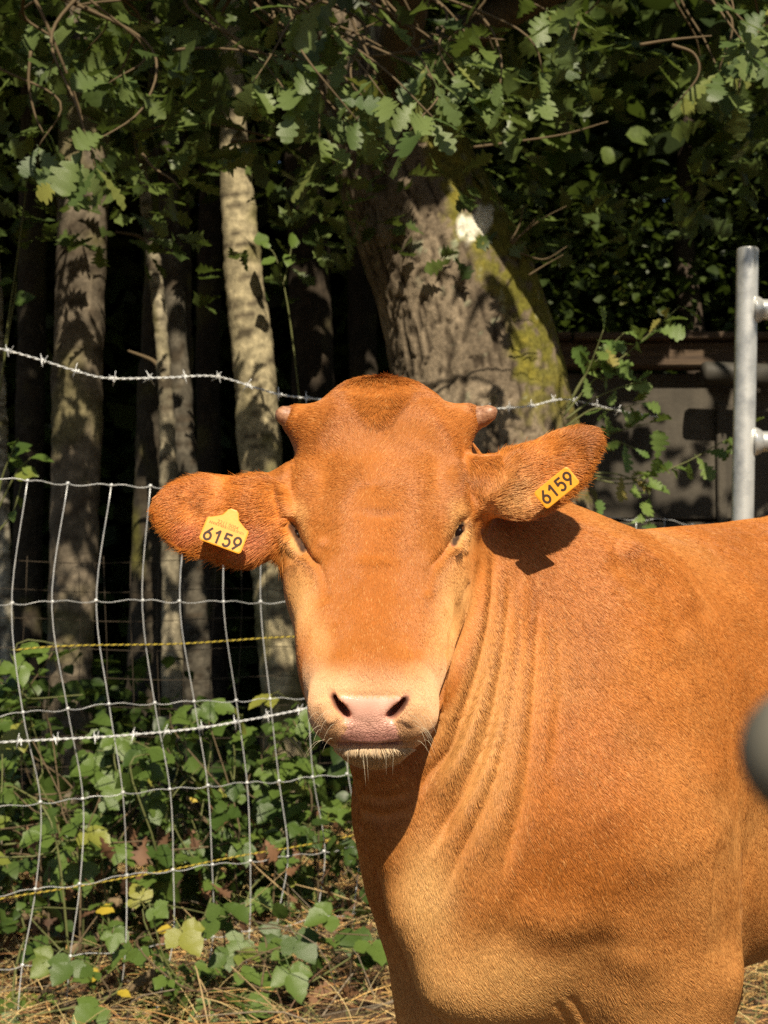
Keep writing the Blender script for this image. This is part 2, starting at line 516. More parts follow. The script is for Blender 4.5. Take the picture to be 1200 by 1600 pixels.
def surface_nets(f, xs, ys, zs):
    nx, ny, nz = len(xs), len(ys), len(zs)
    D = np.ones((nx, ny, nz), np.float32)
    K = 8
    bx, by, bz = [np.arange(0, n, K) for n in (nx, ny, nz)]
    def mid(a, st): return np.array([(a[i] + a[min(i + K, len(a) - 1)]) / 2 for i in st])
    def ext(a, st): return np.array([(a[min(i + K, len(a) - 1)] - a[i]) for i in st])
    CX, CY, CZ = np.meshgrid(mid(xs, bx), mid(ys, by), mid(zs, bz), indexing='ij')
    EX, EY, EZ = np.meshgrid(ext(xs, bx), ext(ys, by), ext(zs, bz), indexing='ij')
    cd = f(np.stack([CX.ravel(), CY.ravel(), CZ.ravel()], 1)).reshape(CX.shape)
    R = np.sqrt(EX ** 2 + EY ** 2 + EZ ** 2) / 2
    act = np.abs(cd) < R * 1.7 + 0.006
    full = np.repeat(np.repeat(np.repeat(np.sign(cd).astype(np.float32), K, 0), K, 1), K, 2)[:nx, :ny, :nz]
    D[:] = full
    am = np.repeat(np.repeat(np.repeat(act, K, 0), K, 1), K, 2)[:nx, :ny, :nz]
    idx = np.nonzero(am)
    n = len(idx[0])
    out = np.empty(n, np.float32)
    for a in range(0, n, 400000):
        s = slice(a, a + 400000)
        out[s] = f(np.stack([xs[idx[0][s]], ys[idx[1][s]], zs[idx[2][s]]], 1))
    D[idx] = out
    S = D < 0
    cnt = np.zeros((nx - 1, ny - 1, nz - 1), np.uint8)
    cor = [(i, j, k) for i in (0, 1) for j in (0, 1) for k in (0, 1)]
    for i, j, k in cor:
        cnt += S[i:nx - 1 + i, j:ny - 1 + j, k:nz - 1 + k]
    ci = np.nonzero((cnt > 0) & (cnt < 8))
    N = len(ci[0])
    vid = np.full((nx - 1, ny - 1, nz - 1), -1, np.int32)
    vid[ci] = np.arange(N)
    cv = {c: D[ci[0] + c[0], ci[1] + c[1], ci[2] + c[2]] for c in cor}
    cp = {c: np.stack([xs[ci[0] + c[0]], ys[ci[1] + c[1]], zs[ci[2] + c[2]]], 1) for c in cor}
    acc = np.zeros((N, 3)); num = np.zeros(N)
    for a in cor:
        for ax in range(3):
            if a[ax] == 0:
                b = tuple(1 if q == ax else a[q] for q in range(3))
                va, vb = cv[a], cv[b]
                m = (va < 0) != (vb < 0)
                t = np.where(m, va / (va - vb + 1e-20), 0)
                acc += np.where(m[:, None], cp[a] + t[:, None] * (cp[b] - cp[a]), 0)
                num += m
    V = acc / num[:, None]
    Fs = []
    for ax in range(3):
        o1, o2 = [(1, 2), (2, 0), (0, 1)][ax]
        sl0 = [slice(1, -1)] * 3; sl1 = [slice(1, -1)] * 3
        sl0[ax] = slice(0, -1); sl1[ax] = slice(1, None)
        A, Bq = S[tuple(sl0)], S[tuple(sl1)]
        e = np.nonzero(A != Bq)
        base = [e[0].copy(), e[1].copy(), e[2].copy()]
        for q in range(3):
            if q != ax: base[q] += 1
        def cell(d1, d2):
            c = [b.copy() for b in base]
            c[o1] -= d1; c[o2] -= d2
            return vid[c[0], c[1], c[2]]
        quad = np.stack([cell(1, 1), cell(0, 1), cell(0, 0), cell(1, 0)], 1)
        flip = ~A[e]
        quad[flip] = quad[flip][:, ::-1]
        Fs.append(quad)
    return V, np.concatenate(Fs)

def vert_normals(V, F):
    n = np.cross(V[F[:, 2]] - V[F[:, 0]], V[F[:, 3]] - V[F[:, 1]])
    out = np.zeros_like(V)
    for k in range(4):
        for c in range(3):
            out[:, c] += np.bincount(F[:, k], n[:, c], len(V))
    return unit(out)

def relax(V, F, it=1, lam=0.5, mask=None):
    a = np.concatenate([F[:, k] for k in range(4)]); b = np.concatenate([F[:, (k + 1) % 4] for k in range(4)])
    cnt = np.bincount(a, minlength=len(V)) + np.bincount(b, minlength=len(V))
    for _ in range(it):
        s = np.stack([np.bincount(a, V[b, c], len(V)) + np.bincount(b, V[a, c], len(V)) for c in range(3)], 1) / cnt[:, None]
        dv = (s - V) * lam
        V = V + (dv if mask is None else dv * mask[:, None])
    return V

def seg_dist(px, py, pts):
    """Distance in pixels to a polyline, and how far along it (0..1)."""
    K = np.asarray(pts, float)
    best = np.full(len(px), 1e9); along = np.zeros(len(px))
    L = np.r_[0, np.cumsum(np.hypot(*np.diff(K, axis=0).T))]
    for i in range(len(K) - 1):
        ax, ay = K[i]; bx, by = K[i + 1]
        l2 = (bx - ax) ** 2 + (by - ay) ** 2
        t = np.clip(((px - ax) * (bx - ax) + (py - ay) * (by - ay)) / l2, 0, 1)
        dd = np.hypot(px - ax - t * (bx - ax), py - ay - t * (by - ay))
        m = dd < best
        best[m] = dd[m]; along[m] = (L[i] + t[m] * (L[i + 1] - L[i])) / L[-1]
    return best, along

# sculpting strokes: (points in the photograph, half width in px, height in m, nearest depth, farthest depth)
NECK = (1.70, 2.40)
FACE = (1.50, 1.90)
STROKES = [
    # creases of the neck skin (from the jaw outwards), fading at both ends
    ([(749, 870), (742, 950), (724, 1010), (704, 1070), (686, 1120), (672, 1150)], 7, -0.016, *NECK),
    ([(772, 850), (766, 940), (750, 1040), (731, 1100), (704, 1165), (668, 1212), (648, 1252)], 7, -0.011, *NECK),
    ([(791, 880), (793, 960), (780, 1060), (764, 1140), (733, 1218), (699, 1278), (668, 1335)], 9, -0.009, *NECK),
    ([(808, 870), (813, 980), (802, 1080), (782, 1180), (756, 1255), (716, 1340), (690, 1410)], 8, -0.006, *NECK),
    ([(838, 920), (836, 1020), (831, 1110), (823, 1220), (802, 1310), (776, 1390)], 10, -0.0065, *NECK),
    ([(860, 920), (876, 1020), (872, 1120), (858, 1230)], 12, -0.0030, *NECK),
    ([(888, 930), (908, 1020), (915, 1100)], 12, -0.0020, *NECK),
    ([(760, 870), (754, 960), (737, 1040), (717, 1096), (690, 1150)], 8, 0.004, *NECK),
    ([(782, 880), (778, 990), (761, 1070), (741, 1132), (713, 1202), (676, 1256)], 10, 0.006, *NECK),
    ([(801, 900), (801, 1000), (790, 1100), (766, 1200), (730, 1285), (690, 1360)], 11, 0.004, *NECK),
    ([(824, 900), (823, 1020), (816, 1120), (800, 1220), (776, 1290), (735, 1370)], 13, 0.005, *NECK),
    ([(850, 940), (852, 1050), (846, 1160), (836, 1260)], 14, 0.002, *NECK),
    # throat rings under the chin
    ([(560, 1235), (600, 1246), (640, 1232)], 5, -0.004, 1.6, 2.1),
    ([(556, 1262), (600, 1272), (640, 1256)], 6, -0.003, 1.6, 2.1),
    # dewlap scallops and breast
    ([(740, 1450), (820, 1474), (880, 1488), (945, 1480)], 30, -0.0035, *NECK),
    ([(944, 1440), (938, 1500), (928, 1560), (922, 1620), (920, 1690)], 26, -0.0045, *NECK),
    ([(884, 1552), (904, 1578), (918, 1606)], 5, -0.0035, 1.70, 1.94),
    ([(862, 1562), (884, 1588), (900, 1615)], 5, -0.003, 1.70, 1.94),
    ([(985, 1480), (975, 1540), (965, 1610)], 34, 0.003, *NECK),
    ([(800, 1430), (860, 1445), (930, 1440)], 30, 0.005, *NECK),
    ([(960, 850), (1010, 872), (1060, 905), (1100, 960)], 14, 0.006, 1.8, 2.6),
    ([(940, 870), (1000, 900), (1050, 950), (1080, 1010)], 16, -0.005, 1.8, 2.6),
    ([(1060, 1040), (1085, 1150), (1100, 1260), (1110, 1370)], 44, 0.007, 1.8, 2.3),
    ([(1120, 1200), (1140, 1330), (1146, 1440), (1140, 1540)], 28, -0.010, 1.8, 2.6),
    ([(930, 1280), (1000, 1340), (1060, 1400)], 40, 0.008, 1.8, 2.3),
    ([(860, 1300), (900, 1380), (940, 1430)], 26, -0.006, 1.8, 2.3),
    # face
    ([(447, 803), (457, 818), (468, 842), (482, 864), (500, 882)], 3.6, -0.0050, *FACE),
    ([(735, 800), (722, 822), (706, 846), (690, 866), (672, 884)], 3.6, -0.0045, *FACE),
    ([(448, 838), (452, 852), (462, 862), (474, 868)], 4, 0.003, *FACE),
    ([(706, 856), (718, 860), (730, 854)], 4, 0.003, *FACE),
    ([(476, 872), (492, 876), (502, 890), (508, 915), (508, 945)], 6, -0.0030, *FACE),
    ([(694, 872), (682, 880), (672, 896), (664, 930)], 6, -0.0028, *FACE),
    ([(505, 850), (496, 866)], 9, 0.003, *FACE),
    ([(716, 930), (712, 980), (700, 1030)], 5, -0.004, 1.55, 2.0),
    ([(736, 900), (729, 930), (718, 965), (706, 1000)], 5, -0.0030, 1.6, 1.95),
    ([(590, 790), (588, 840), (586, 880)], 26, -0.003, *FACE),
    # nose and mouth
    ([(512, 1164), (550, 1166), (580, 1167), (610, 1166), (648, 1161)], 2.6, -0.011, 1.5, 1.75),
    ([(494, 1146), (508, 1156), (522, 1163)], 4, -0.004, 1.5, 1.75),
    ([(640, 1160), (658, 1156), (672, 1148)], 4, -0.004, 1.5, 1.75),
    ([(577, 1125), (577, 1145), (578, 1158)], 1.8, -0.002, 1.5, 1.75),
    ([(522, 1082), (560, 1086), (600, 1086), (634, 1084)], 4, -0.0015, 1.5, 1.75),
    ([(545, 1118), (536, 1130), (538, 1146)], 4, -0.002, 1.5, 1.75),
    ([(608, 1119), (620, 1130), (618, 1146)], 4, -0.002, 1.5, 1.75),
    ([(504, 1090), (510, 1115), (522, 1132)], 9, 0.004, 1.5, 1.75),
    ([(650, 1092), (644, 1115), (632, 1132)], 9, 0.004, 1.5, 1.75),
    # temples behind the horns, ear hollows
    ([(462, 690), (456, 725), (452, 780), (448, 815)], 5, -0.004, 1.7, 2.0),
    ([(722, 690), (732, 740), (737, 790), (739, 830)], 5, -0.004, 1.7, 2.0),
    ([(445, 760), (452, 800), (450, 836)], 5, 0.005, 1.7, 2.0),
    ([(280, 790), (330, 812), (395, 838)], 20, -0.007, 1.7, 2.0),
    ([(805, 790), (850, 752), (915, 705)], 16, -0.008, 1.7, 2.0),
    ([(760, 790), (790, 760), (810, 740)], 14, 0.006, 1.7, 2.0),
]
TAN, RUST, DEEP, CREAM, PINK = (lin(214, 160, 96), lin(184, 113, 50), lin(146, 82, 32), lin(220, 174, 130), lin(230, 176, 156))

def head_weight(P):
    near = ((P - np.array([0.02, 1.80, 1.06])) ** 2).sum(1) < 0.44 ** 2
    h = np.zeros(len(P)); e = np.zeros(len(P))
    Q = P[near]
    if len(Q):
        px, py, dep = project(Q)
        h[near] = np.maximum(1 - smooth01(sd_head(Q), 0.006, 0.022), (px < 455) & (py < 900) & (dep < 1.93))
        de = np.minimum(sd_ear(Q, EAR_L, -1), sd_ear(Q, EAR_R, 1))
        de = np.minimum(de, sd_ell(Q, W(398, 812, 1.822), np.array([0.040, 0.018, 0.042])))
        h[near] = np.maximum(h[near], (py < 700) & (px > 425) & (px < 775) & (dep < 2.02))
        e[near] = 1 - smooth01(de, 0.006, 0.020)
    return h, e

def coat_colour(P, N):
    """The calf's own markings: rust back and forehead, tan cheeks, throat and breast, cream round eyes and muzzle."""
    px, py, dep = project(P)
    C = np.tile(RUST, (len(P), 1))
    def paint(mask, col):
        nonlocal C
        C = C + (np.asarray(col) - C) * np.clip(mask, 0, 1)[:, None]
    def blob(x, y, rx, ry, soft=0.6):
        return 1 - smooth01(np.hypot((px - x) / rx, (py - y) / ry), 1 - soft, 1.0)
    head, ears = head_weight(P)
    z = P[:, 2]
    l = (P - B_O) @ L_AX; b = (P - B_O) @ B_AX
    body = 1 - head
    n1 = fbm(P, 5.0, 3, 3); n2 = fbm(P, 16.0, 3, 9)
    paint(body * smooth01(-z + 0.05 * n1, -0.84, -0.56) * 0.85, TAN)
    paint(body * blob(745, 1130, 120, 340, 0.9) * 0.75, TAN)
    paint(body * blob(780, 1570, 200, 150, 0.9) * 0.85, lin(232, 184, 118))  # pale brisket, part of it sunlight painted into the coat
    paint(body * blob(665, 1400, 75, 170, 0.9) * 0.8, lin(232, 184, 118))  # pale dewlap ridge, partly sunlight put into its colour
    paint(body * np.clip(n1 * 0.9 - 0.05, 0, 1) * 0.45, TAN)
    paint(body * np.clip(-n1 * 0.9 - 0.1, 0, 1) * 0.40, DEEP)
    for (x, y, rx, ry, a) in ((945, 1290, 50, 45, .5), (1010, 1370, 110, 60, .45), (880, 1130, 40, 60, .25), (1060, 1440, 80, 60, .3), (960, 1160, 60, 40, .2), (850, 1480, 70, 30, .45)):  # mottles; the last one is shade painted along the breast crease
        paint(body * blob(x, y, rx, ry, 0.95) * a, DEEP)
    # head
    paint(head * blob(590, 640, 150, 100, 1.0) * 0.16, DEEP)
    paint(head * blob(585, 900, 90, 170, 0.9) * 0.22, lin(176, 96, 34))
    for (x, y, rx, ry, a) in ((470, 930, 42, 90, .65), (712, 930, 44, 100, .65), (462, 836, 34, 46, .85), (716, 832, 34, 46, .85), (470, 800, 26, 30, .5), (712, 796, 26, 30, .5), (500, 1000, 30, 60, .4), (690, 1000, 40, 80, .5)):
        paint(head * blob(x, y, rx, ry, 0.9) * a, lin(234, 182, 116))
    mz = smooth01(py + 6 * n2 + 14 * np.abs((px - 582) / 95) ** 2, 1024, 1078) * (py < 1230) * (np.abs(px - 583) < 115) * (dep < 1.735)
    paint(mz * 0.95, CREAM)
    paint(head * (py > 1170) * (py < 1230) * (np.abs(px - 582) < 80) * (dep < 1.76) * 0.7, lin(150, 106, 72))  # shade below the lip, painted into the chin colour
    paint(ears * 1.0, lin(206, 128, 54))
    paint(ears * blob(400, 840, 50, 40, 0.9) * 0.7, lin(226, 150, 110))
    paint(ears * blob(300, 830, 40, 26, 0.9) * 0.6, lin(226, 140, 100))
    paint(ears * blob(300, 770, 90, 40, 0.9) * 0.3, lin(160, 84, 34))
    paint(ears * blob(788, 778, 74, 70, 0.9) * 0.85, lin(222, 172, 112))
    paint(ears * blob(905, 685, 60, 45, 0.9) * 0.55, lin(130, 70, 32))
    C *= (1 + 0.10 * n2)[:, None]
    return np.clip(C, 0.003, 0.9)

def nose_mask(P):
    px, py, dep = project(P)
    m = (dep < 1.72) & (py > 1083 + 0.0 * px) & (py < 1166)
    half = np.interp(py, [1083, 1095, 1118, 1140, 1166], [57, 54, 42, 44, 58])
    core = 1 - smooth01(np.abs(px - 578) - half + 5 * noise3(P, 90, 2), -9, 7)
    return core * m * smooth01(py, 1081, 1091) * (1 - smooth01(py, 1160, 1168))

def build_calf():
    def axis(lo, hi, f0, f1, fine, coarse):
        a = []
        x = lo
        while x < hi:
            a.append(x)
            t = max(f0 - x, x - f1, 0.0)
            x += min(coarse, fine + 0.07 * t)
        return np.array(a)
    xs = axis(-0.42, 1.35, -0.20, 0.34, 0.0030, 0.010)
    ys = axis(1.48, 3.30, 1.54, 2.05, 0.0031, 0.010)
    zs = axis(-0.02, 1.46, 0.74, 1.41, 0.0031, 0.009)
    place_features()
    V, F = surface_nets(cow_sdf, xs, ys, zs)
    V = relax(V, F, 2, 0.5)
    N = vert_normals(V, F)
    px, py, dep = project(V)
    view = unit(np.array([0, 0, CAM_H]) - V)
    facing = smooth01((N * view).sum(1), -0.05, 0.25)
    vis = visible_mask(px, py, dep)
    disp = np.zeros(len(V)); soft = np.zeros(len(V))
    for pts, hw, hgt, d0, d1 in STROKES:
        K = catmull(pts, max(len(pts) * 5, 8))
        x0, y0 = K.min(0) - 3 * hw; x1, y1 = K.max(0) + 3 * hw
        m = np.nonzero((px > x0) & (px < x1) & (py > y0) & (py < y1) & (dep > d0) & (dep < d1) & vis)[0]
        if not len(m): continue
        dd, al = seg_dist(px[m], py[m], K)
        fade = smooth01(al, -0.02, 0.18) * (1 - smooth01(al, 0.80, 1.02)) if len(pts) > 2 else 1.0
        prof = np.exp(-0.5 * (dd / hw * 1.3) ** 2)
        (soft if d1 > 1.95 else disp)[m] += prof * hgt * fade * facing[m] * ((1.35 * (0.75 + 0.6 * noise3(V[m], 9, 400 + len(pts)))) if d1 > 1.95 else 1.0)
    disp += relax(soft[:, None].repeat(3, 1), F, 5, 0.6)[:, 0]
    # wrinkled skin of the nose pad
    nm = nose_mask(V) * facing
    q = np.stack([(px - 578) / 7.0, (py - 1100) / (4.0), np.zeros_like(px)], 1)
    ang = np.arctan2(py - 1105, np.abs(px - 578) + 3)
    low = smooth01(py, 1095, 1130)
    wr = np.abs(noise3(np.stack([px / 6.5 + 0.9 * noise3(q, 0.5, 3), py / 4.2, 0 * px], 1), 1.0, 5))
    disp += nm * low * (smooth01(wr, 0.0, 0.25) - 1) * 0.0008
    # muscle unevenness
    disp += 0.0030 * fbm(V, 6.0, 2, 31) * (dep > 1.95)
    disp = relax(disp[:, None].repeat(3, 1), F, 1, 0.4)[:, 0]
    V = V + N * disp[:, None]
    V = relax(V, F, 1, 0.35)
    N = vert_normals(V, F)
    root = link('calf', None, loc=tuple(BP(0.3, 0, 0)))
    tag(root, 'rust brown calf with pale pink muzzle and a yellow tag in each ear', 'calf')
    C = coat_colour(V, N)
    nm = nose_mask(V)
    px, py, dep = project(V)
    mot = fbm(V, 60, 3, 4)
    pink = PINK * (1 + 0.12 * mot)[:, None]
    lowp = smooth01(py + 5 * mot, 1128, 1158) * (1 - smooth01(np.abs(px - 578), 30, 66))
    pink = pink + (lin(176, 112, 108) - pink) * (lowp * 0.6)[:, None]
    # bare rims round nostrils and lips
    rim = np.zeros(len(V))
    for pts in (((517, 1080), (524, 1098), (542, 1118)), ((638, 1084), (630, 1100), (611, 1120))):
        dd, _ = seg_dist(px, py, pts)
        rim = np.maximum(rim, (1 - smooth01(dd, 5, 20)) * (dep < 1.70))
    C = C + (lin(226, 150, 110) - C) * (rim * 0.6)[:, None]
    C = C * 0.86
    C = C + (pink - C) * nm[:, None]
    hole = np.zeros(len(V))
    for pts in (((521, 1088), (530, 1104), (542, 1116)), ((635, 1092), (626, 1106), (611, 1118))):
        dd, _ = seg_dist(px, py, pts)
        hole = np.maximum(hole, (1 - smooth01(dd, 2, 8)) * (dep > 1.598) * (dep < 1.70))
    C = C + (lin(70, 30, 28) - C) * (hole * 0.8)[:, None]  # shade inside the nostrils, painted into the skin colour
    dd, _ = seg_dist(px, py, [(522, 1163), (580, 1168), (640, 1160)])
    C = C + (lin(96, 56, 56) - C) * ((1 - smooth01(dd, 2, 6)) * (dep < 1.75) * 0.75)[:, None]
    # dark insides of the eye slits, painted on the skin
    for pts in (((456, 822), (466, 842), (474, 858)), ((722, 820), (715, 836), (709, 848))):
        dd, _ = seg_dist(px, py, pts)
        C = C + (lin(44, 22, 16) - C) * ((1 - smooth01(dd, 3.5, 7.5)) * (dep < 1.85) * 0.95)[:, None]
    # pink lids
    lid = np.zeros(len(V))
    for pts in (((450, 864), (462, 870), (478, 876)), ((708, 860), (716, 862), (726, 858)), ((690, 870), (698, 862), (704, 856))):
        dd, _ = seg_dist(px, py, pts)
        lid = np.maximum(lid, (1 - smooth01(dd, 3, 9)) * (dep < 1.85))
    C = C + (lin(196, 112, 84) - C) * (lid * 0.5)[:, None]
    horn_hide = V[:, 2] < 0.045
    C[horn_hide] = lin(70, 58, 48)
    nt = NT('calf_skin')
    at = nt.n('ShaderNodeAttribute', attribute_name='Col')
    gl = nt.n('ShaderNodeAttribute', attribute_name='Gloss')
    rr = nt.n('ShaderNodeMapRange', i_3=0.85, i_4=0.24)
    nt.l(gl.outputs['Fac'], rr.inputs[0])
    cr_ = nt.n('ShaderNodeAttribute', attribute_name='Crack')
    vc = nt.coord('Object', (1.0, 1.0, 1.5))
    wob = nt.n('ShaderNodeTexNoise'); wob.inputs['Scale'].default_value = 70; nt.l(vc, wob.inputs['Vector'])
    wv = nt.n('ShaderNodeVectorMath', operation='MULTIPLY_ADD')
    nt.l(wob.outputs['Color'], wv.inputs[0]); wv.inputs[1].default_value = (0.016, 0.016, 0.016); nt.l(vc, wv.inputs[2])
    vo = nt.n('ShaderNodeTexVoronoi', feature='DISTANCE_TO_EDGE')
    vo.inputs['Scale'].default_value = 230
    nt.l(wv.outputs[0], vo.inputs['Vector'])
    crack = nt.ramp(vo.outputs['Distance'], [(0.0, 0.0), (0.16, 1.0)])
    pad = nt.n('ShaderNodeMath', operation='MULTIPLY'); nt.l(cr_.outputs['Fac'], pad.inputs[0]); pad.inputs[1].default_value = 0.75
    dk = nt.mix(1.0, at.outputs['Color'], nt.ramp(crack, [(0.0, (0.55, 0.42, 0.42)), (0.7, (1, 1, 1))]), 'MULTIPLY')
    nt.set(Base_Color=nt.mix(pad.outputs[0], at.outputs['Color'], dk), Roughness=rr.outputs[0])
    nt.b.inputs['Specular IOR Level'].default_value = 0.55
    hm_ = nt.n('ShaderNodeMath', operation='MULTIPLY'); nt.l(crack, hm_.inputs[0]); nt.l(cr_.outputs['Fac'], hm_.inputs[1])
    nt.bump(hm_.outputs[0], 0.45, 0.0012)
    nt.b.inputs['Subsurface Weight'].default_value = 0.0
    me = mesh_from('body', V, F, [nt.m])
    me.polygons.foreach_set('use_smooth', np.ones(len(F), bool))
    set_color(me, C)
    a = me.attributes.new('Gloss', 'FLOAT', 'POINT')
    a.data.foreach_set('value', nm.astype(np.float32))
    a = me.attributes.new('Crack', 'FLOAT', 'POINT')
    a.data.foreach_set('value', (nm * (0.12 + 0.88 * smooth01(py + 6 * mot, 1104, 1136))).astype(np.float32))
    body = link('body', me, root)
    body.matrix_parent_inverse = root.matrix_basis.inverted()
    return root, V, F, N

def visible_mask(px, py, dep, cell=6, tol=0.035):
    """Vertices that nothing nearer hides, from a coarse depth map."""
    ok = (px > -200) & (px < 1400) & (py > -100) & (py < 1900)
    ix = np.clip(((px + 200) / cell).astype(int), 0, 1600 // cell + 1); iy = np.clip(((py + 100) / cell).astype(int), 0, 2000 // cell + 1)
    key = ix * 4000 + iy
    order = np.argsort(-dep)
    zb = np.full((1600 // cell + 4) * 4000, 1e9)
    zb[key[order]] = dep[order]
    return ok & (dep < zb[key] + tol)

def basic(name, col, rough=0.6, spec=0.3, metal=0.0):
    nt = NT(name)
    nt.set(Base_Color=tuple(col), Roughness=rough, Metallic=metal)
    nt.b.inputs['Specular IOR Level'].default_value = spec
    return nt.m

def uv_ball(c, r, nu=20, nv=12):
    V, F = [], []
    for i in range(nv + 1):
        th = math.pi * i / nv
        for j in range(nu):
            ph = 2 * math.pi * j / nu
            V.append(np.asarray(c) + np.asarray(r) * np.array([math.sin(th) * math.cos(ph), math.sin(th) * math.sin(ph), math.cos(th)]))
    for i in range(nv):
        for j in range(nu):
            k = (j + 1) % nu
            F.append((i * nu + j, (i + 1) * nu + j, (i + 1) * nu + k, i * nu + k))
    return V, F

def child(name, data, root):
    o = link(name, data, root)
    o.matrix_parent_inverse = root.matrix_basis.inverted()
    return o

def calf_fur(root, V, F, N):
    T = np.concatenate([F[:, [0, 1, 2]], F[:, [0, 2, 3]]])
    A, B, C = V[T[:, 0]], V[T[:, 1]], V[T[:, 2]]
    area = 0.5 * np.linalg.norm(np.cross(B - A, C - A), axis=1)
    cen = (A + B + C) / 3
    nrm = unit(N[T].mean(1))
    px, py, dep = project(cen)
    view = unit(np.array([0, 0, CAM_H]) - cen)
    fac = (nrm * view).sum(1)
    vis = visible_mask(px, py, dep, 8, 0.06)
    inframe = (px > -60) & (px < 1260) & (py < 1680)
    dens = np.where(vis & (fac > -0.25) & inframe, 1.0, 0.10)
    hw, ew = head_weight(cen)
    head, ears = hw > 0.5, ew > 0.4
    dens *= np.where(head, 2.6, 1.0)
    dens *= np.where(ears, 1.7, 1.0)
    dens *= 1 - nose_mask(cen)
    slit = np.zeros(len(cen))
    for pts in (((455, 822), (472, 858)), ((722, 824), (710, 846))):
        dd, _ = seg_dist(px, py, pts)
        slit = np.maximum(slit, (dd < 9) & (dep < 1.85))
    for pts in (((518, 1080), (524, 1098), (533, 1108), (543, 1118)), ((637, 1084), (630, 1100), (622, 1110), (610, 1120))):
        dd, _ = seg_dist(px, py, pts)
        slit = np.maximum(slit, (dd < 7) & (dep < 1.75))
    dens *= 1 - slit
    hoof = cen[:, 2] < 0.05
    dens[hoof] = 0
    p = area * dens
    n = 900000
    ti = RNG.choice(len(T), n, p=p / p.sum())
    r1, r2 = np.sqrt(RNG.random(n)), RNG.random(n)
    w = np.stack([1 - r1, r1 * (1 - r2), r1 * r2], 1)
    P = (V[T[ti]] * w[:, :, None]).sum(1)
    Nn = unit((N[T[ti]] * w[:, :, None]).sum(1))
    px, py, dep = project(P)
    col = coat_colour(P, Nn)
    head = head[ti]; ears = ears[ti]
    hs = (P - H_O) @ S_AX; hu = (P - H_O) @ U_AX; hn = (P - H_O) @ N_AX
    D = np.zeros((n, 3)); Ln = np.full(n, 0.0090); lift = np.full(n, 0.15)
    # body: down and back
    nz = np.stack([fbm(P, 4.0, 2, s_) for s_ in (51, 52, 53)], 1)
    D += B_AX * 0.55 + np.array([0, 0, -1.0]) + 0.35 * nz
    low = smooth01(-P[:, 2], -0.72, -0.55)
    D += low[:, None] * (np.array([0.35, 0, 0.2]))
    # face: whorl between the eyes, up and out above it, down and out below it
    wob = 0.018 * np.stack([fbm(P, 22.0, 2, s_) for s_ in (65, 66)], 1)
    ru, rs = hu + 0.006 + wob[:, 0], hs - 0.160 + wob[:, 1]
    rl = np.sqrt(ru ** 2 + rs ** 2) + 0.012
    up = U_AX * (ru / rl)[:, None] + S_AX * (rs / rl)[:, None]
    cent = 1 - smooth01(np.abs(hu + 0.002 + 0.012 * noise3(P, 26, 7)) / np.clip(1.05 - hs / 0.15, 0.22, 1.1), 0.004, 0.062)
    pollw = smooth01(0.140 - hs - 0.030 * (1 - cent) + 0.018 * noise3(P, 22, 6), 0.0, 0.10)
    side = np.clip(hu / 0.030, -1.3, 1.3)
    pd = S_AX * (0.05 + 1.05 * cent)[:, None] + U_AX * (side * (1 - 0.55 * cent))[:, None]
    fd = up * (1 - pollw)[:, None] + pd * pollw[:, None] + 0.25 * np.stack([fbm(P, 20.0, 2, s_) for s_ in (61, 62, 63)], 1) * (0.5 + pollw)[:, None]
    wave = pollw * cent
    fd += U_AX * (np.sin(hs * 200 + 9 * noise3(P, 26, 8)) * 0.22 * wave)[:, None]
    hm = head & ~ears
    D[hm] = fd[hm]
    Ln[hm] = 0.0062
    Ln = np.where(hm, Ln + 0.008 * pollw * cent + 0.004 * pollw, Ln)
    lift = np.where(hm, 0.16 + 0.05 * pollw * cent, lift)
    mz = smooth01(py, 1040, 1075) * hm * (dep < 1.76)
    Ln = Ln * (1 - 0.55 * mz)
    # ears: towards the tip, long on the rims
    for E, sel in ((EAR_L, ears & (px < 560)), (EAR_R, ears & (px > 640))):
        q = (P - E['c']) @ E['R']
        rim = np.abs(q[:, 1]) / E['r'][1]
        sgn = np.sign(q[:, 1])
        outw = np.clip(rim, 0, 1.2) ** 2 * 0.9
        d_ = E['R'][:, 0] * 1.0 + (E['R'][:, 1] * (sgn * outw)[:, None]) + 0.35 * np.stack([fbm(P, 30.0, 2, s_) for s_ in (71, 72, 73)], 1) + np.array([0, 0, -0.35])
        D[sel] = d_[sel]
        Ln[sel] = (0.011 + 0.009 * smooth01(rim, 0.55, 1.0))[sel] * np.where(RNG.random(sel.sum()) < .06, 1.35, 1.0)
        lift[sel] = 0.30
    # chin beard
    chin = (py > 1168) & (py < 1215) & (np.abs(px - 580) < 60) & (dep < 1.75)
    Ln[chin] = 0.0080
    lift[chin] = 0.55
    D[chin] = np.array([0, -0.1, -1.0]) + ((px - 580) / 90)[chin][:, None] * np.array([1.0, 0, 0])
    col[chin] = lin(206, 180, 146)
    Tn = D - Nn * (D * Nn).sum(1)[:, None]
    Tn = unit(Tn)
    # a little disorder per strand, shared within small tufts
    tuft = np.stack([noise3(P, 150, s_) for s_ in (81, 82, 83)], 1)
    Tn = unit(Tn + 0.09 * RNG.normal(size=(n, 3)) + 0.13 * tuft)
    Tn = unit(Tn - Nn * ((Tn * Nn).sum(1) - 0.0)[:, None])
    Ln = Ln * RNG.uniform(0.6, 1.25, n)
    lift = np.maximum(lift, 0.15) * RNG.uniform(0.8, 1.3, n) * (1 + 0.25 * noise3(P, 110, 91))
    k = 4
    bend0 = 0.14 * np.stack([noise3(P, 70, s_) for s_ in (94, 95, 96)], 1)
    bend = bend0 - Nn * (bend0 * Nn).sum(1)[:, None]
    pts = np.empty((n, k, 3), np.float32)
    for i in range(k):
        t = i / (k - 1)
        pts[:, i] = P + Nn * 0.0001 + (Tn * t + Nn * (lift * (t - 0.5 * t * t))[:, None] + bend * t * t) * Ln[:, None]
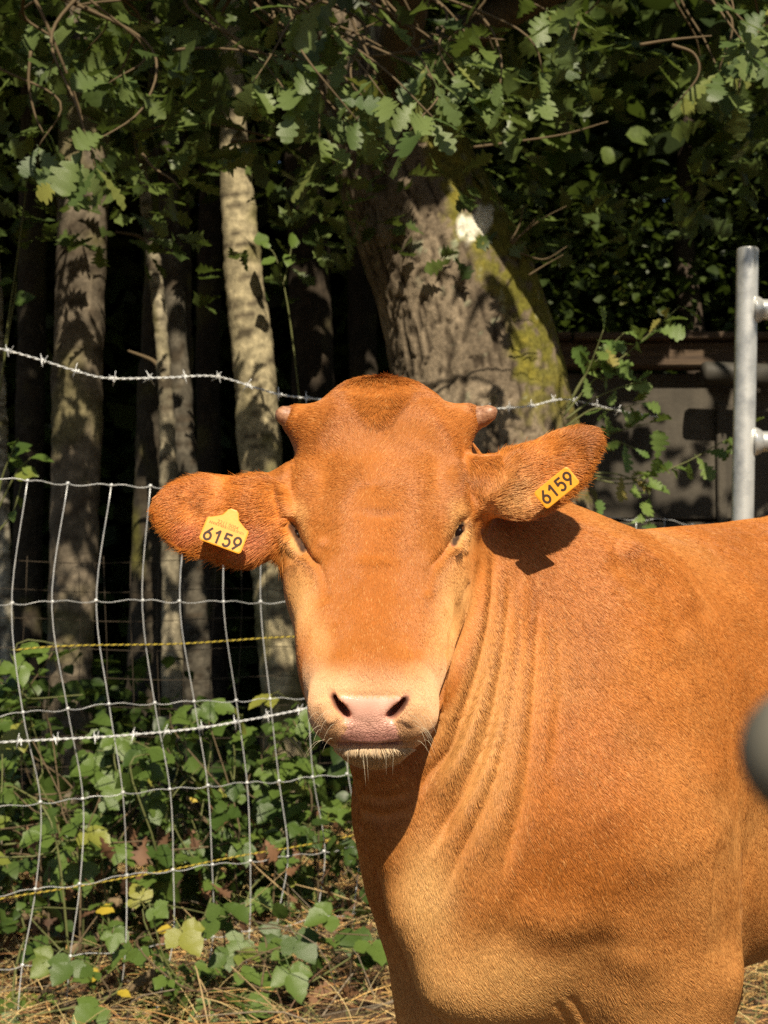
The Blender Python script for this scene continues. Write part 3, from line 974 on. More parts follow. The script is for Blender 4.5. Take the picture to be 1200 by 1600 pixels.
    col = col * (1 + 0.09 * RNG.normal(size=n))[:, None]
    pale = RNG.random(n) < 0.03
    col[pale] = col[pale] * 0.5 + lin(244, 190, 120) * 0.5
    # whiskers
    m = 130
    wx = RNG.uniform(500, 665, m)
    cu = bpy.data.hair_curves.new('fur')
    cu.add_curves([k] * n)
    cu.points.foreach_set('position', pts.ravel())
    rad = np.tile(np.array([0.00027, 0.00026, 0.00020, 0.00007], np.float32), (n, 1)) * RNG.uniform(0.75, 1.25, (n, 1)).astype(np.float32)
    ra = cu.attributes.get('radius') or cu.attributes.new('radius', 'FLOAT', 'POINT')
    ra.data.foreach_set('value', rad.ravel())
    ca = cu.attributes.new('Col', 'FLOAT_COLOR', 'CURVE')
    ca.data.foreach_set('color', np.concatenate([np.clip(col, 0.002, 0.9), np.ones((n, 1))], 1).astype(np.float32).ravel())
    nt = NT('calf_fur')
    at = nt.n('ShaderNodeAttribute', attribute_name='Col')
    nt.set(Base_Color=at.outputs['Color'], Roughness=0.40)
    nt.b.inputs['Specular IOR Level'].default_value = 0.32
    cu.materials.append(nt.m)
    o = child('fur', cu, root)
    o['kind'] = 'stuff'
    return o

def whiskers(root):
    mb = MB()
    for i in range(30):
        side = i % 5
        side = 0 if side == 0 else 1 + side % 2
        if side == 0: x, y, d = RNG.uniform(530, 630), RNG.uniform(1172, 1192), 1.625
        elif side == 1: x, y, d = RNG.uniform(492, 520), RNG.uniform(1100, 1160), 1.625
        else: x, y, d = RNG.uniform(645, 672), RNG.uniform(1100, 1160), 1.625
        p = W(x, y, d)
        dr = np.array([(x - 580) / 90 * (1.0 if side else 0.5), -0.3, -1.1 if side == 0 else -0.45]) + RNG.normal(size=3) * 0.2
        L = RNG.uniform(0.008, 0.018) if side == 0 else RNG.uniform(0.008, 0.018)
        dr = unit(dr) * L
        path = [p + dr * t + np.array([0, 0, -0.012]) * t * t for t in np.linspace(-0.25, 1, 5)]
        mb.tube(path, np.linspace(0.00017, 0.00006, 5), 4)
    m = basic('whisker', lin(220, 205, 175), 0.5)
    child('whiskers', mb.mesh('whiskers', [m]), root)['kind'] = 'stuff'
    lash = MB()
    for (x0, y0, x1, y1, dx) in ((452, 818, 470, 846, -1), (734, 812, 722, 824, 1)):
        for i in range(16):
            t = i / 15
            p = W(x0 + (x1 - x0) * t, y0 + (y1 - y0) * t, 1.757)
            L = RNG.uniform(0.007, 0.013)
            path = [p + np.array([dx * 0.22 * s, -0.55 * s, -0.75 * s - 0.3 * s * s]) * L for s in np.linspace(0, 1, 5)]
            lash.tube(path, np.linspace(0.0003, 0.0001, 5), 4)
    child('eyelashes', lash.mesh('eyelashes', [basic('lash', lin(120, 74, 40), 0.5)]), root)['kind'] = 'stuff'

def calf_parts(root):
    # eyes
    nt = NT('eye')
    nt.set(Base_Color=(0.010, 0.005, 0.004), Roughness=0.2)
    nt.b.inputs['Specular IOR Level'].default_value = 0.015
    for (x, y, d) in EYES:
        c = W(x, y, d + 0.006)
        child('eye', mesh_from('eye', *uv_ball(c, (0.0165, 0.0165, 0.0165)), [nt.m]), root)
    # horns: pale, ringed near the root, blunt tip
    nt = NT('horn')
    v = nt.coord('Generated')
    c = nt.ramp(nt.noise(v, 9, 5), [(0.3, lin(120, 76, 54)), (0.62, lin(186, 138, 104))])
    nt.set(Base_Color=c, Roughness=0.42)
    nt.bump(nt.noise(v, 26, 4), 0.25, 0.002)
    for keys in ([(492, 662, 1.89), (466, 656, 1.892), (447, 650, 1.886), (433, 643, 1.878)],
                 [(702, 660, 1.89), (732, 655, 1.892), (754, 650, 1.886), (775, 640, 1.876)]):
        K = catmull([W(*q) for q in keys], 18)
        t = np.linspace(0, 1, 18)
        r = 0.0225 - 0.0145 * t ** 1.2 + 0.0006 * np.sin(t * 40) * (t < 0.75)
        r[-1] *= 0.42; r[-2] *= 0.78
        mb = MB().tube(K, r, 18)
        child('horn', mb.mesh('horn', [nt.m]), root)

def text_mesh(txt, size, mat, depth=0.0002, width=1.0, weight=0.0):
    cu = bpy.data.curves.new('t', 'FONT')
    cu.body = txt
    cu.size = size
    cu.align_x = 'CENTER'
    cu.align_y = 'CENTER'
    cu.extrude = depth
    cu.offset = weight
    cu.space_character = width
    ob = bpy.data.objects.new('t', cu)
    COL.objects.link(ob)
    dg = bpy.context.evaluated_depsgraph_get()
    me = bpy.data.meshes.new_from_object(ob.evaluated_get(dg))
    bpy.data.objects.remove(ob)
    me.materials.clear()
    me.materials.append(mat)
    return me

def digits_mesh(mat, h, stroke):
    """6159 in a plain round-cornered engineering hand, drawn as flat strokes."""
    w = h * 0.56
    arcs = lambda cx, cy, rx, ry, a0, a1, k=14: [(cx + rx * math.cos(math.radians(a0 + (a1 - a0) * i / k)), cy + ry * math.sin(math.radians(a0 + (a1 - a0) * i / k))) for i in range(k + 1)]
    six = [[(w * .80, h)] + [(w * .36, h * .66)] + arcs(w / 2, h * .30, w * .46, h * .30, 150, 510, 26)]
    one = [[(w * .16, h * .74), (w * .58, h), (w * .58, 0)]]
    five = [[(w * .90, h), (w * .14, h), (w * .10, h * .56)] + arcs(w * .46, h * .32, w * .46, h * .32, 120, -140, 22)]
    nine = [[(w - x, h - y) for x, y in six[0]]]
    mb = MB()
    for k, strokes in enumerate((six, one, five, nine)):
        x0 = (k - 1.5) * h * 0.80 - w / 2
        for st in strokes:
            q = np.array(st) + np.array([x0, -h / 2])
            tdir = np.gradient(q, axis=0)
            tdir /= np.linalg.norm(tdir, axis=1)[:, None] + 1e-9
            # mitred ribbon
            nn = np.stack([-tdir[:, 1], tdir[:, 0]], 1) * stroke / 2
            # square corners where the stroke turns sharply
            segs = []
            for i in range(len(q) - 1):
                a, b = q[i], q[i + 1]
                dv = (b - a) / (np.linalg.norm(b - a) + 1e-9)
                pn = np.array([-dv[1], dv[0]]) * stroke / 2
                e = dv * stroke * 0.30
                segs.append((a - e + pn, a - e - pn, b + e - pn, b + e + pn))
            for si, sgm in enumerate(segs):
                z = 0.00016 + 0.000004 * si + 0.00001 * k
                Vv = [(p[0], p[1], z) for p in sgm] + [(p[0], p[1], -0.0004) for p in sgm]
                mb.add(Vv, [(0, 1, 2, 3), (0, 4, 5, 1), (1, 5, 6, 2), (2, 6, 7, 3), (3, 7, 4, 0)])
    return mb.mesh('number', [mat], False)

def ear_tags(root):
    nt = NT('tag_plastic')
    v = nt.coord('Object')
    nt.set(Base_Color=nt.ramp(nt.noise(v, 70, 5), [(0.35, (0.78, 0.31, 0.010)), (0.7, (0.86, 0.38, 0.020))]), Roughness=0.45)
    nt.bump(nt.noise(v, 300, 3), 0.08, 0.001)
    ink = basic('tag_ink', (0.05, 0.022, 0.012), 0.6)
    faded = basic('tag_faded_ink', (0.36, 0.14, 0.03), 0.6)
    def place(me, name, M, par):
        o = link(name, me, par)
        o.matrix_parent_inverse = root.matrix_basis.inverted() if par is root else Matrix()
        o.matrix_basis = M
        return o
    # outline of the flag: plate below, shoulders rising to the stud above
    def plate(w, h, top):
        r = 0.004
        o = []
        for cx, cy, a0 in ((w / 2 - r, -h / 2 + r, -90), (w / 2 - r, h / 2 - r, 0)):
            o += [(cx + r * math.cos(math.radians(a0 + t)), cy + r * math.sin(math.radians(a0 + t))) for t in range(0, 91, 18)]
        if top > 0:
            o += [(w * .36, h / 2 + top * .10), (w * .20, h / 2 + top * .40), (w * .13, h / 2 + top * .85), (w * .07, h / 2 + top), (-w * .07, h / 2 + top), (-w * .13, h / 2 + top * .85), (-w * .20, h / 2 + top * .40), (-w * .36, h / 2 + top * .10)]
        for cx, cy, a0 in ((-w / 2 + r, h / 2 - r, 90), (-w / 2 + r, -h / 2 + r, 180)):
            o += [(cx + r * math.cos(math.radians(a0 + t)), cy + r * math.sin(math.radians(a0 + t))) for t in range(0, 91, 18)]
        n = len(o)
        t = 0.0009
        ins = 0.94
        cx, cy = 0, (np.mean([p[1] for p in o]))
        V = [(x, y, -t) for x, y in o] + [(x, y, t * .55) for x, y in o] + [((x - cx) * ins + cx, (y - cy) * ins + cy, t) for x, y in o]
        F = [tuple(range(2 * n, 3 * n)), tuple(range(n - 1, -1, -1))]
        for i in range(n):
            j = (i + 1) % n
            F += [(i, j, n + j, n + i), (n + i, n + j, 2 * n + j, 2 * n + i)]
        return mesh_from('ear_tag', V, F, [nt.m], False)
    specs = [((350, 836, 1.770), (68, 25), (-0.10, -1.0, 0.28), 0.053, 0.031, 0.018, 0),
             ((870, 762, 1.790), (52, -42), (0.05, -1.0, 0.05), 0.052, 0.026, 0.0, 1)]
    for (cx, cy, d), (dx, dy), nn, w, h, top, right in specs:
        c = W(cx, cy, d)
        X = unit(W(cx + dx, cy + dy, d) - c)
        Z = unit(np.array(nn) - X * np.dot(nn, X))
        Y = np.cross(Z, X)
        M = Matrix([[X[0], Y[0], Z[0], c[0]], [X[1], Y[1], Z[1], c[1]], [X[2], Y[2], Z[2], c[2]], [0, 0, 0, 1]])
        tg = place(plate(w, h, top), 'ear_tag', M, root)
        num = digits_mesh(ink, 0.0150, 0.0028)
        o = link('number', num, tg); o.location = (0, 0 if right else -h * 0.16, 0.0009)
        if right: continue
        t1 = text_mesh('2211 0004', 0.0062, faded, 0.0001)
        o = link('small_number', t1, tg); o.location = (0.000, h * 0.42, 0.00102)
        mb = MB()
        x = -w * 0.40
        rr = random.Random(5)
        while x < w * 0.40:
            bw = rr.choice((0.0005, 0.0009, 0.0012))
            mb.box((x, h * 0.30, 0.00096), (bw, 0.0030, 0.0002))
            x += bw + rr.choice((0.0007, 0.0011))
        o = link('bar_print', mb.mesh('bar_print', [faded], False), tg)

# ------------------------------------------------------------------ the setting: ground, trees, canopy
def ground_z(x, y):
    P = np.stack([np.asarray(x, float), np.asarray(y, float), np.zeros_like(np.asarray(x, float))], 1)
    dip = 0.075 * smooth01(-P[:, 0], 0.1, 0.7) * smooth01(P[:, 1], 3.3, 3.9) * (1 - smooth01(P[:, 1], 4.5, 5.2))
    return -dip + 0.05 * fbm(P, 0.8, 3, 201) * smooth01(P[:, 1], 2.5, 4.5) + 0.012 * fbm(P, 5, 2, 202) + 0.12 * smooth01(P[:, 1], 5.2, 9.0) - 0.030 * smooth01(P[:, 1], 2.6, 3.7)

def build_ground():
    def ax(lo, hi, f0, f1, fine):
        a, x = [], f0
        while x < f1: a.append(x); x += fine
        st, y = fine, f1
        while y < hi: a.append(y); st *= 1.25; y += st
        st, y = fine, f0 - fine
        while y > lo: a.insert(0, y); st *= 1.25; y -= st
        return np.array(a)
    xs, ys = ax(-160, 160, -3.0, 4.0, 0.06), ax(-160, 200, 2.4, 8.0, 0.06)
    X, Y = np.meshgrid(xs, ys, indexing='ij')
    V = np.stack([X.ravel(), Y.ravel(), ground_z(X.ravel(), Y.ravel())], 1)
    i = np.arange(len(xs) - 1)[:, None] * len(ys) + np.arange(len(ys) - 1)[None]
    F = np.stack([i, i + len(ys), i + len(ys) + 1, i + 1], -1).reshape(-1, 4)
    nt = NT('soil')
    v = nt.coord('Object')
    c = nt.ramp(nt.noise(v, 7, 8, 0.65), [(0.30, (0.035, 0.022, 0.012)), (0.52, (0.10, 0.062, 0.032)), (0.72, (0.20, 0.135, 0.065))])
    g = nt.ramp(nt.noise(v, 1.3, 4), [(0.52, 0.0), (0.66, 1.0)])
    nt.set(Base_Color=nt.mix(g, c, (0.05, 0.062, 0.02)), Roughness=0.95)
    nt.bump(nt.noise(v, 60, 6, 0.7), 0.7, 0.02)
    tag(link('ground', mesh_from('ground', V, F, [nt.m])), kind='structure')

def bark_trunk(name, keys, depth, seed, colour, sides=64, rings=200, rough=0.01, stretch=4.0, flare=0.0, root=None, zmin=-0.1):
    """keys: (px, py, width px) down the photographed trunk; continues to the ground and up into the crown."""
    K = np.array([[*W(x, y, depth), w / FPX * depth / 2] for x, y, w in keys])
    path = catmull(K, rings)
    P, R = path[:, :3], path[:, 3]
    T = unit(np.gradient(P, axis=0))
    a = np.arange(sides) / sides * 2 * math.pi
    V = np.empty((rings, sides, 3)); Q = np.empty((rings, sides, 3))
    N0 = np.array([1.0, 0, 0])
    L = np.r_[0, np.cumsum(np.linalg.norm(np.diff(P, axis=0), axis=1))]
    for i in range(rings):
        n = unit(N0 - T[i] * N0.dot(T[i])); b = np.cross(T[i], n)
        d = np.cos(a)[:, None] * n + np.sin(a)[:, None] * b
        V[i] = P[i] + d * R[i]
        Q[i] = np.stack([np.cos(a) * R[i], np.sin(a) * R[i], np.full(sides, L[i] / stretch)], 1)
    V, Q = V.reshape(-1, 3), Q.reshape(-1, 3)
    return V, Q, rings, sides, P, R, T

def ring_faces(rings, sides):
    i = np.arange(rings - 1)[:, None] * sides; j = np.arange(sides)[None]; k = (j + 1) % sides
    return np.stack([i + j, i + k, i + sides + k, i + sides + j], -1).reshape(-1, 4)

def bark_material(name, scale=60, bump=0.6, rough=0.9):
    nt = NT(name)
    at = nt.n('ShaderNodeAttribute', attribute_name='Col')
    v = nt.coord('Object')
    n1 = nt.noise(v, scale, 6, 0.65)
    c = nt.mix(0.75, at.outputs['Color'], nt.ramp(n1, [(0.3, 0.35), (0.7, 1.35)]), 'MULTIPLY')
    nt.set(Base_Color=c, Roughness=rough)
    nt.b.inputs['Specular IOR Level'].default_value = 0.2
    nt.bump(n1, bump, 0.006)
    return nt.m

# ---- leaves
OAK_ST = [(0, .03), (.11, .11), (.19, .32), (.26, .37), (.31, .19), (.37, .56), (.45, .66), (.50, .33), (.56, .84), (.65, .96), (.70, .48), (.75, .86), (.83, .90), (.87, .50), (.92, .56), (.97, .46), (1.0, .12)]

def oak_leaf(L, rng, coarse=False):
    st = OAK_ST if not coarse else [OAK_ST[i] for i in (0, 2, 4, 6, 7, 9, 10, 12, 13, 16)]
    W_ = L * 0.29 * rng.uniform(.85, 1.15)
    fold, arch, twist = rng.uniform(-.1, .55), rng.uniform(-.5, .9), rng.normal() * .5
    V, F = [], []
    j = lambda: rng.uniform(.82, 1.18)
    for t, w in st:
        x = t * L
        z0 = -arch * L * .35 * t * t
        for s, k in ((-1, j()), (0, 0), (1, j())):
            y = s * w * W_ * k
            fw = .02 * L * (w > .5) if s else 0
            z = z0 + abs(y) * fold + y * twist * t + (0.012 * L * rng.normal() if s else 0)
            V.append((x + fw, y, z))
    for i in range(len(st) - 1):
        a = i * 3
        F += [(a, a + 3, a + 4, a + 1), (a + 1, a + 4, a + 5, a + 2)]
    if not coarse:
        n = len(V)
        r = .008 * L
        V += [(-.10 * L, -r, .01 * L), (-.10 * L, r, .01 * L), (.02 * L, r, 0), (.02 * L, -r, 0)]
        F.append((n, n + 1, n + 2, n + 3))
    return np.array(V), F

def plain_leaf(L, rng, width=.34, teeth=0):
    n = 9 if teeth else 6
    V, F = [], []
    fold, arch = rng.uniform(.0, .5), rng.uniform(-.2, .8)
    for i in range(n + 1):
        t = i / n
        w = math.sin(math.pi * t ** .75) ** .9 * width * L + .004 * L
        if teeth: w *= 1.0 + (.10 if i % 2 else -.06)
        for s in (-1, 0, 1):
            y = s * w * rng.uniform(.92, 1.08)
            V.append((t * L, y, -arch * .3 * L * t * t + abs(y) * fold + (.02 * L * rng.normal() if s else 0)))
    for i in range(n):
        a = i * 3
        F += [(a, a + 3, a + 4, a + 1), (a + 1, a + 4, a + 5, a + 2)]
    return np.array(V), F

def leaf_material(name, per_object, hue=((0.018, 0.040, 0.010), (0.045, 0.085, 0.018), (0.10, 0.13, 0.03)), rough=0.42, trans=0.34, glow=(0.16, 0.24, 0.03)):
    nt = NT(name)
    if per_object:
        oi = nt.n('ShaderNodeObjectInfo')
        fac = oi.outputs['Random']
    else:
        at = nt.n('ShaderNodeAttribute', attribute_name='Rnd')
        fac = at.outputs['Fac']
    v = nt.coord('Object')
    c = nt.ramp(fac, [(0.0, hue[0]), (0.55, hue[1]), (0.9, hue[1]), (1.0, hue[2])])
    n = nt.noise(v, 55, 4)
    c2 = nt.mix(0.5, c, nt.ramp(n, [(0.3, 0.6), (0.7, 1.4)]), 'MULTIPLY')
    nt.set(Base_Color=c2, Roughness=rough)
    nt.b.inputs['Specular IOR Level'].default_value = 0.45
    nt.bump(n, 0.25, 0.004)
    tr = nt.n('ShaderNodeBsdfTranslucent')
    nt.l(nt.mix(0.45, c, glow), tr.inputs['Color'])
    mx = nt.n('ShaderNodeMixShader')
    mx.inputs[0].default_value = trans
    out = nt.t.nodes['Material Output']
    nt.l(nt.b.outputs[0], mx.inputs[1]); nt.l(tr.outputs[0], mx.inputs[2]); nt.l(mx.outputs[0], out.inputs[0])
    return nt.m

def rand_rots(n, rng, droop=0.3, spread=0.7):
    """Rotation matrices (n,3,3): leaf x axis outward and drooping, z axis roughly up."""
    az = rng.uniform(0, 2 * math.pi, n)
    el = rng.normal(-droop, spread * .5, n)
    X = np.stack([np.cos(az) * np.cos(el), np.sin(az) * np.cos(el), np.sin(el)], 1)
    Z = unit(np.array([0, 0, 1.0]) + rng.normal(size=(n, 3)) * spread)
    Z = unit(Z - X * (X * Z).sum(1)[:, None])
    return np.stack([X, np.cross(Z, X), Z], 2)

def leaf_mass(name, pos, size, variants, mat, rng, droop=.3, spread=.7):
    """Many leaves joined into one mesh; variants are (V,F) unit leaves of quads with equal topology."""
    n = len(pos)
    R = rand_rots(n, rng, droop, spread)
    vi = rng.integers(0, len(variants), n)
    VV = np.stack([v for v, f in variants]); Fq = np.array(variants[0][1])
    loc = VV[vi] * size[:, None, None]
    V = np.einsum('nij,nkj->nki', R, loc) + pos[:, None, :]
    k = VV.shape[1]
    F = (Fq[None] + (np.arange(n) * k)[:, None, None]).reshape(-1, 4)
    me = mesh_from(name, V.reshape(-1, 3), F, [mat])
    a = me.attributes.new('Rnd', 'FLOAT', 'POINT')
    r = np.clip(rng.random(n) * .8 + .25 * fbm(pos, 1.4, 2, 77), 0, 1)
    a.data.foreach_set('value', np.repeat(r, k).astype(np.float32))
    return me

# openings in the canopy: where the sun comes through onto (px, py, rx, ry) at a depth
GAPS = [(384, 300, 34, 40, 6.4, .85), (384, 440, 52, 80, 6.4, .95), (404, 570, 50, 60, 6.4, .9), (145, 400, 40, 50, 6.2, .85), (112, 950, 50, 80, 6.2, .85),
        (248, 470, 26, 110, 6.8, .85), (225, 960, 40, 130, 7.4, .7), (308, 1040, 36, 70, 7.0, .85), (420, 980, 40, 70, 6.4, .7),
        (640, 400, 44, 34, 5.7, .9), (655, 470, 70, 50, 5.65, .85), (620, 500, 36, 50, 5.65, .85), (690, 545, 46, 50, 5.65, .85), (750, 352, 52, 40, 5.75, .97),
        (826, 425, 56, 46, 5.8, .93), (862, 510, 44, 80, 5.8, .93), (840, 620, 90, 60, 5.8, .9), (660, 590, 40, 50, 5.7, .8),
        (960, 580, 110, 130, 5.15, .95), (1010, 740, 150, 80, 5.15, .9), (1150, 640, 60, 300, 4.9, .8),
        (1010, 215, 70, 90, 9.5, .9), (900, 160, 60, 60, 9.0, .6), (1120, 240, 60, 90, 9.5, .75), (1040, 420, 160, 90, 9.5, .55), (930, 90, 80, 50, 8.5, .5),
        (1010, 690, 110, 40, 7.5, .8), (1080, 600, 60, 40, 7.5, .8), (960, 770, 60, 36, 7.5, .7), (1130, 780, 40, 60, 7.5, .6)]

def sun_open(P, rng, t_min=0.12):
    """True for points to keep: the ones that do not stand in an opening."""
    keep = np.ones(len(P), bool)
    S = np.array(SUN_DIR)
    for x, y, rx, ry, d, pr in GAPS:
        c = W(x, y, d)
        t = (P[:, 1] - c[1]) / S[1]
        Q = P - S * t[:, None]
        k = d / FPX
        e = ((Q[:, 0] - c[0]) / (rx * k + .12)) ** 2 + ((Q[:, 2] - c[2]) / (ry * k + .10)) ** 2
        keep &= ~((t > t_min) & (e < 1) & (rng.random(len(P)) < pr))
    return keep

LR = np.random.default_rng(21)
OAK_FINE = [oak_leaf(1.0, LR) for _ in range(8)]
OAK_COARSE = [oak_leaf(1.0, LR, True) for _ in range(8)]
ROUND = [plain_leaf(1.0, LR) for _ in range(6)]
SMALL = []
for _ in range(5):
    v = np.array([(0, 0, 0), (.45, .28, .08), (1, 0, -.12), (.45, -.28, .08)]) + LR.normal(size=(4, 3)) * .03
    SMALL.append((v, [(0, 1, 2, 3)]))
MAT = {}

def clumped(n, lo, hi, rng, scale=1.2, thr=0.0, seed=5, keep=None):
    """Random points of a box kept where a noise field is high, so foliage comes in clumps with gaps."""
    out = []
    got = 0
    while got < n:
        P = rng.uniform(lo, hi, (n, 3))
        m = fbm(P, scale, 2, seed) + 0.25 * rng.normal(size=n) > thr
        if keep is not None: m &= keep(P)
        m &= sun_open(P, rng)
        P = P[m]
        if not len(P): continue
        out.append(P); got += len(P)
    return np.concatenate(out)[:n]

def build_materials():
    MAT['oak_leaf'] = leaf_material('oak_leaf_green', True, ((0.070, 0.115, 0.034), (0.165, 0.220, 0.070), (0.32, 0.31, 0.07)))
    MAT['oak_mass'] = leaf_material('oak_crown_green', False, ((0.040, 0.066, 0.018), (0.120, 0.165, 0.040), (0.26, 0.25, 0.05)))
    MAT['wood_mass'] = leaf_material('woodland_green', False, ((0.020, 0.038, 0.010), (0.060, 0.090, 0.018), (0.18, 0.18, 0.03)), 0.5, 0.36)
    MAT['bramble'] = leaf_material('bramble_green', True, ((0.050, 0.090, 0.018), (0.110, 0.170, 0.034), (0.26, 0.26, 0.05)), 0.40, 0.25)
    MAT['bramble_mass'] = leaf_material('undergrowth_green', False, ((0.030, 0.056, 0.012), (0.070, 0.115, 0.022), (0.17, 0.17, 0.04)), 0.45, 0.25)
    MAT['sprig'] = leaf_material('young_oak_green', True, ((0.10, 0.17, 0.04), (0.17, 0.24, 0.06), (0.36, 0.24, 0.07)), 0.45, 0.30)
    MAT['yellow_leaf'] = basic('yellow_leaf', (0.36, 0.27, 0.03), 0.5)
    MAT['twig'] = basic('twig_bark', (0.13, 0.095, 0.055), 0.85, 0.2)
    MAT['green_stem'] = basic('green_stem', (0.13, 0.14, 0.05), 0.6, 0.3)
    MAT['bark'] = bark_material('oak_bark')
    MAT['birch'] = bark_material('pale_bark', 45, 0.4)

def z_of(keys, depth):
    return [W(x, y, depth)[2] for x, y, w in keys]

def build_oak():
    d = 6.0
    base = W(815, 1361, d)
    root = link('oak_tree', None, loc=(base[0], base[1], 0))
    tag(root, 'thick leaning oak with mossy right side and a white paint mark, behind the calf', 'tree')
    keys = [(470, -330, 150), (535, -80, 175), (590, 120, 196), (640, 280, 222), (702, 425, 248), (735, 540, 266), (752, 650, 280), (775, 820, 312), (795, 1000, 330), (812, 1200, 360), (820, 1300, 400), (822, 1420, 500)]
    V, Q, rings, sides, P, R, T = bark_trunk('trunk', keys, d, 1, None, 150, 330, 0.015, 5.0)
    r = noise3(Q, 26, 11) + 0.5 * noise3(Q, 60, 12)
    fis = np.abs(noise3(Q * np.array([1, 1, 1.25]) + 0.02 * np.stack([noise3(Q, 14, s_) for s_ in (1, 2, 3)], 1), 46, 13))
    h = -0.013 * (1 - smooth01(fis, 0.0, 0.20)) + 0.005 * r + 0.020 * noise3(Q, 5, 14)
    ctr = np.repeat(P, sides, 0)
    Nr = unit(V - ctr)
    # root flare
    ang = np.arctan2(Nr[:, 1], Nr[:, 0])
    fl = (1 - smooth01(V[:, 2], 0.0, 0.9))
    h = h + fl * 0.06 * np.maximum(0, np.cos(4 * ang + 1.0))
    V = V + Nr * h[:, None]
    px, py, dep = project(V)
    C = np.tile(np.array([0.165, 0.128, 0.088]), (len(V), 1))
    def paint(m, c):
        nonlocal C
        C = C + (np.array(c) - C) * np.clip(m, 0, 1)[:, None]
    n1, n2 = fbm(V, 5, 3, 21), fbm(V, 22, 3, 22)
    paint(smooth01(n1, -0.1, 0.7) * 0.7, (0.33, 0.26, 0.18))
    paint((1 - smooth01(fis, 0.0, 0.20)) * 0.85, (0.028, 0.019, 0.012))
    # edge of the trunk in the photograph runs (690,190)-(890,650): the moss keeps to that flank
    edge = np.interp(py, [150, 190, 330, 440, 505, 593, 650, 820], [712, 722, 770, 830, 860, 879, 890, 915])
    moss = smooth01(px - edge + 95 + 26 * n1 + 10 * n2, 0, 45) * (1 - smooth01(py, 560, 700) * 0.7)
    moss = np.maximum(moss, smooth01(Nr[:, 0], 0.75, 0.95) * 0.8)
    paint(moss * smooth01(n2 + 0.9 * moss, 0.05, 0.65) * 0.92, (0.150, 0.140, 0.020))
    paint(moss * smooth01(n2, 0.1, 0.7) * 0.6, (0.24, 0.20, 0.03))
    lich = smooth01(n2 + 0.5 * n1, 0.55, 0.8) * smooth01(0.75 - np.hypot((px - 690) / 90, (py - 390) / 110), 0, 0.5)
    paint(lich * 0.9, (0.33, 0.36, 0.24))
    paint(smooth01(n2 - 0.3 * n1, 0.85, 1.0) * 0.5, (0.32, 0.33, 0.22))
    q = np.stack([px / 9, py / 30, 0 * px], 1)
    mk = smooth01(1.0 - np.hypot((px - 745) / 32, (py - 351 + 0.30 * (px - 745)) / 24) + 0.45 * noise3(q, 1.0, 5), 0.0, 0.22) * (V[:, 1] < d)
    paint(mk, (0.78, 0.75, 0.62))
    me = mesh_from('trunk', V, ring_faces(rings, sides), [MAT['bark']])
    set_color(me, C)
    child('trunk', me, root)
    # limbs spread from the top of the trunk
    rng = np.random.default_rng(4)
    limbs = []
    starts = [W(520, -130, d), W(560, 0, d), W(600, 140, d), W(490, -260, d), W(480, -320, d)]
    ends = [[(-0.9, 5.3, 4.1), (-2.0, 4.7, 3.75), (-3.0, 4.4, 3.6)],
            [(0.6, 4.9, 3.25), (1.5, 4.55, 3.15), (2.6, 4.4, 3.2)],
            [(0.9, 6.2, 3.9), (1.8, 6.8, 4.3), (3.0, 7.2, 4.9)],
            [(0.25, 4.6, 4.3), (0.45, 4.0, 4.5), (0.6, 3.6, 4.9)],
            [(-0.9, 6.3, 4.6), (-1.8, 6.9, 5.4), (-2.4, 7.4, 6.2)],
            [(0.05, 4.6, 3.05), (-0.6, 4.25, 2.92), (-1.7, 4.15, 2.86), (-2.4, 4.2, 2.9)],
            [(0.8, 4.9, 3.25), (1.7, 4.6, 3.15), (2.6, 4.6, 3.2)],
            [(0.2, 5.3, 5.2), (0.5, 5.0, 6.4)],
            [(-0.9, 4.5, 4.8), (-1.8, 3.6, 5.4)], [(1.0, 4.6, 4.7), (2.0, 3.7, 5.3)]]
    for s, e in zip(starts + [starts[2], starts[2], starts[4], starts[3], starts[4]], ends):
        path = catmull([s] + [np.array(q) for q in e], 26)
        path += 0.035 * np.stack([noise3(path, 2.2, s_) for s_ in (31, 32, 33)], 1) * np.linspace(0, 1, 26)[:, None] * 2
        rr = np.linspace(0.085, 0.012, 26)
        limbs.append((path, rr))
        V, F = tube(path, rr, 10)
        me = mesh_from('branch', V, F, [MAT['bark']])
        set_color(me, np.tile((0.11, 0.085, 0.06), (len(V), 1)))
        child('branch', me, root)
    lp = np.concatenate([p for p, r in limbs])
    # the low sprays that hang into the picture: each leaf on them is a part
    spots = []
    def area(n, x0, x1, y0, y1, d0, d1):
        for _ in range(n): spots.append((rng.uniform(x0, x1), rng.uniform(y0, y1), rng.uniform(d0, d1)))
    area(13, 450, 690, 70, 240, 3.9, 4.5)
    spots += [(395, 130, 4.0), (455, 155, 4.0), (560, 190, 3.95), (640, 205, 3.95), (500, 245, 4.1), (475, 15, 3.9), (600, 150, 4.0), (425, 90, 4.1), (500, 110, 4.0), (545, 70, 4.1)]
    spots += [(130, 232, 4.1), (150, 262, 4.1), (95, 285, 4.3), (60, 230, 4.4), (170, 130, 4.3)]
    spots += [(1180, 90, 4.0), (1150, 30, 4.0), (1060, 165, 4.4), (1090, 200, 4.4), (1195, 40, 4.1), (1120, 110, 4.3)]
    spots += [(760, 180, 4.2), (780, 150, 4.2), (700, 60, 4.2), (740, 130, 4.2)]
    area(7, 0, 330, 0, 190, 4.2, 4.9)
    area(6, 330, 460, 0, 150, 4.1, 4.8)
    area(7, 690, 1000, 20, 190, 4.2, 5.0)
    area(3, 900, 1180, 150, 260, 4.6, 5.2)
    leaves = 0
    tw = MB()
    LM = [mesh_from('leaf', v * 1.0, f, [MAT['oak_leaf']]) for v, f in OAK_FINE]
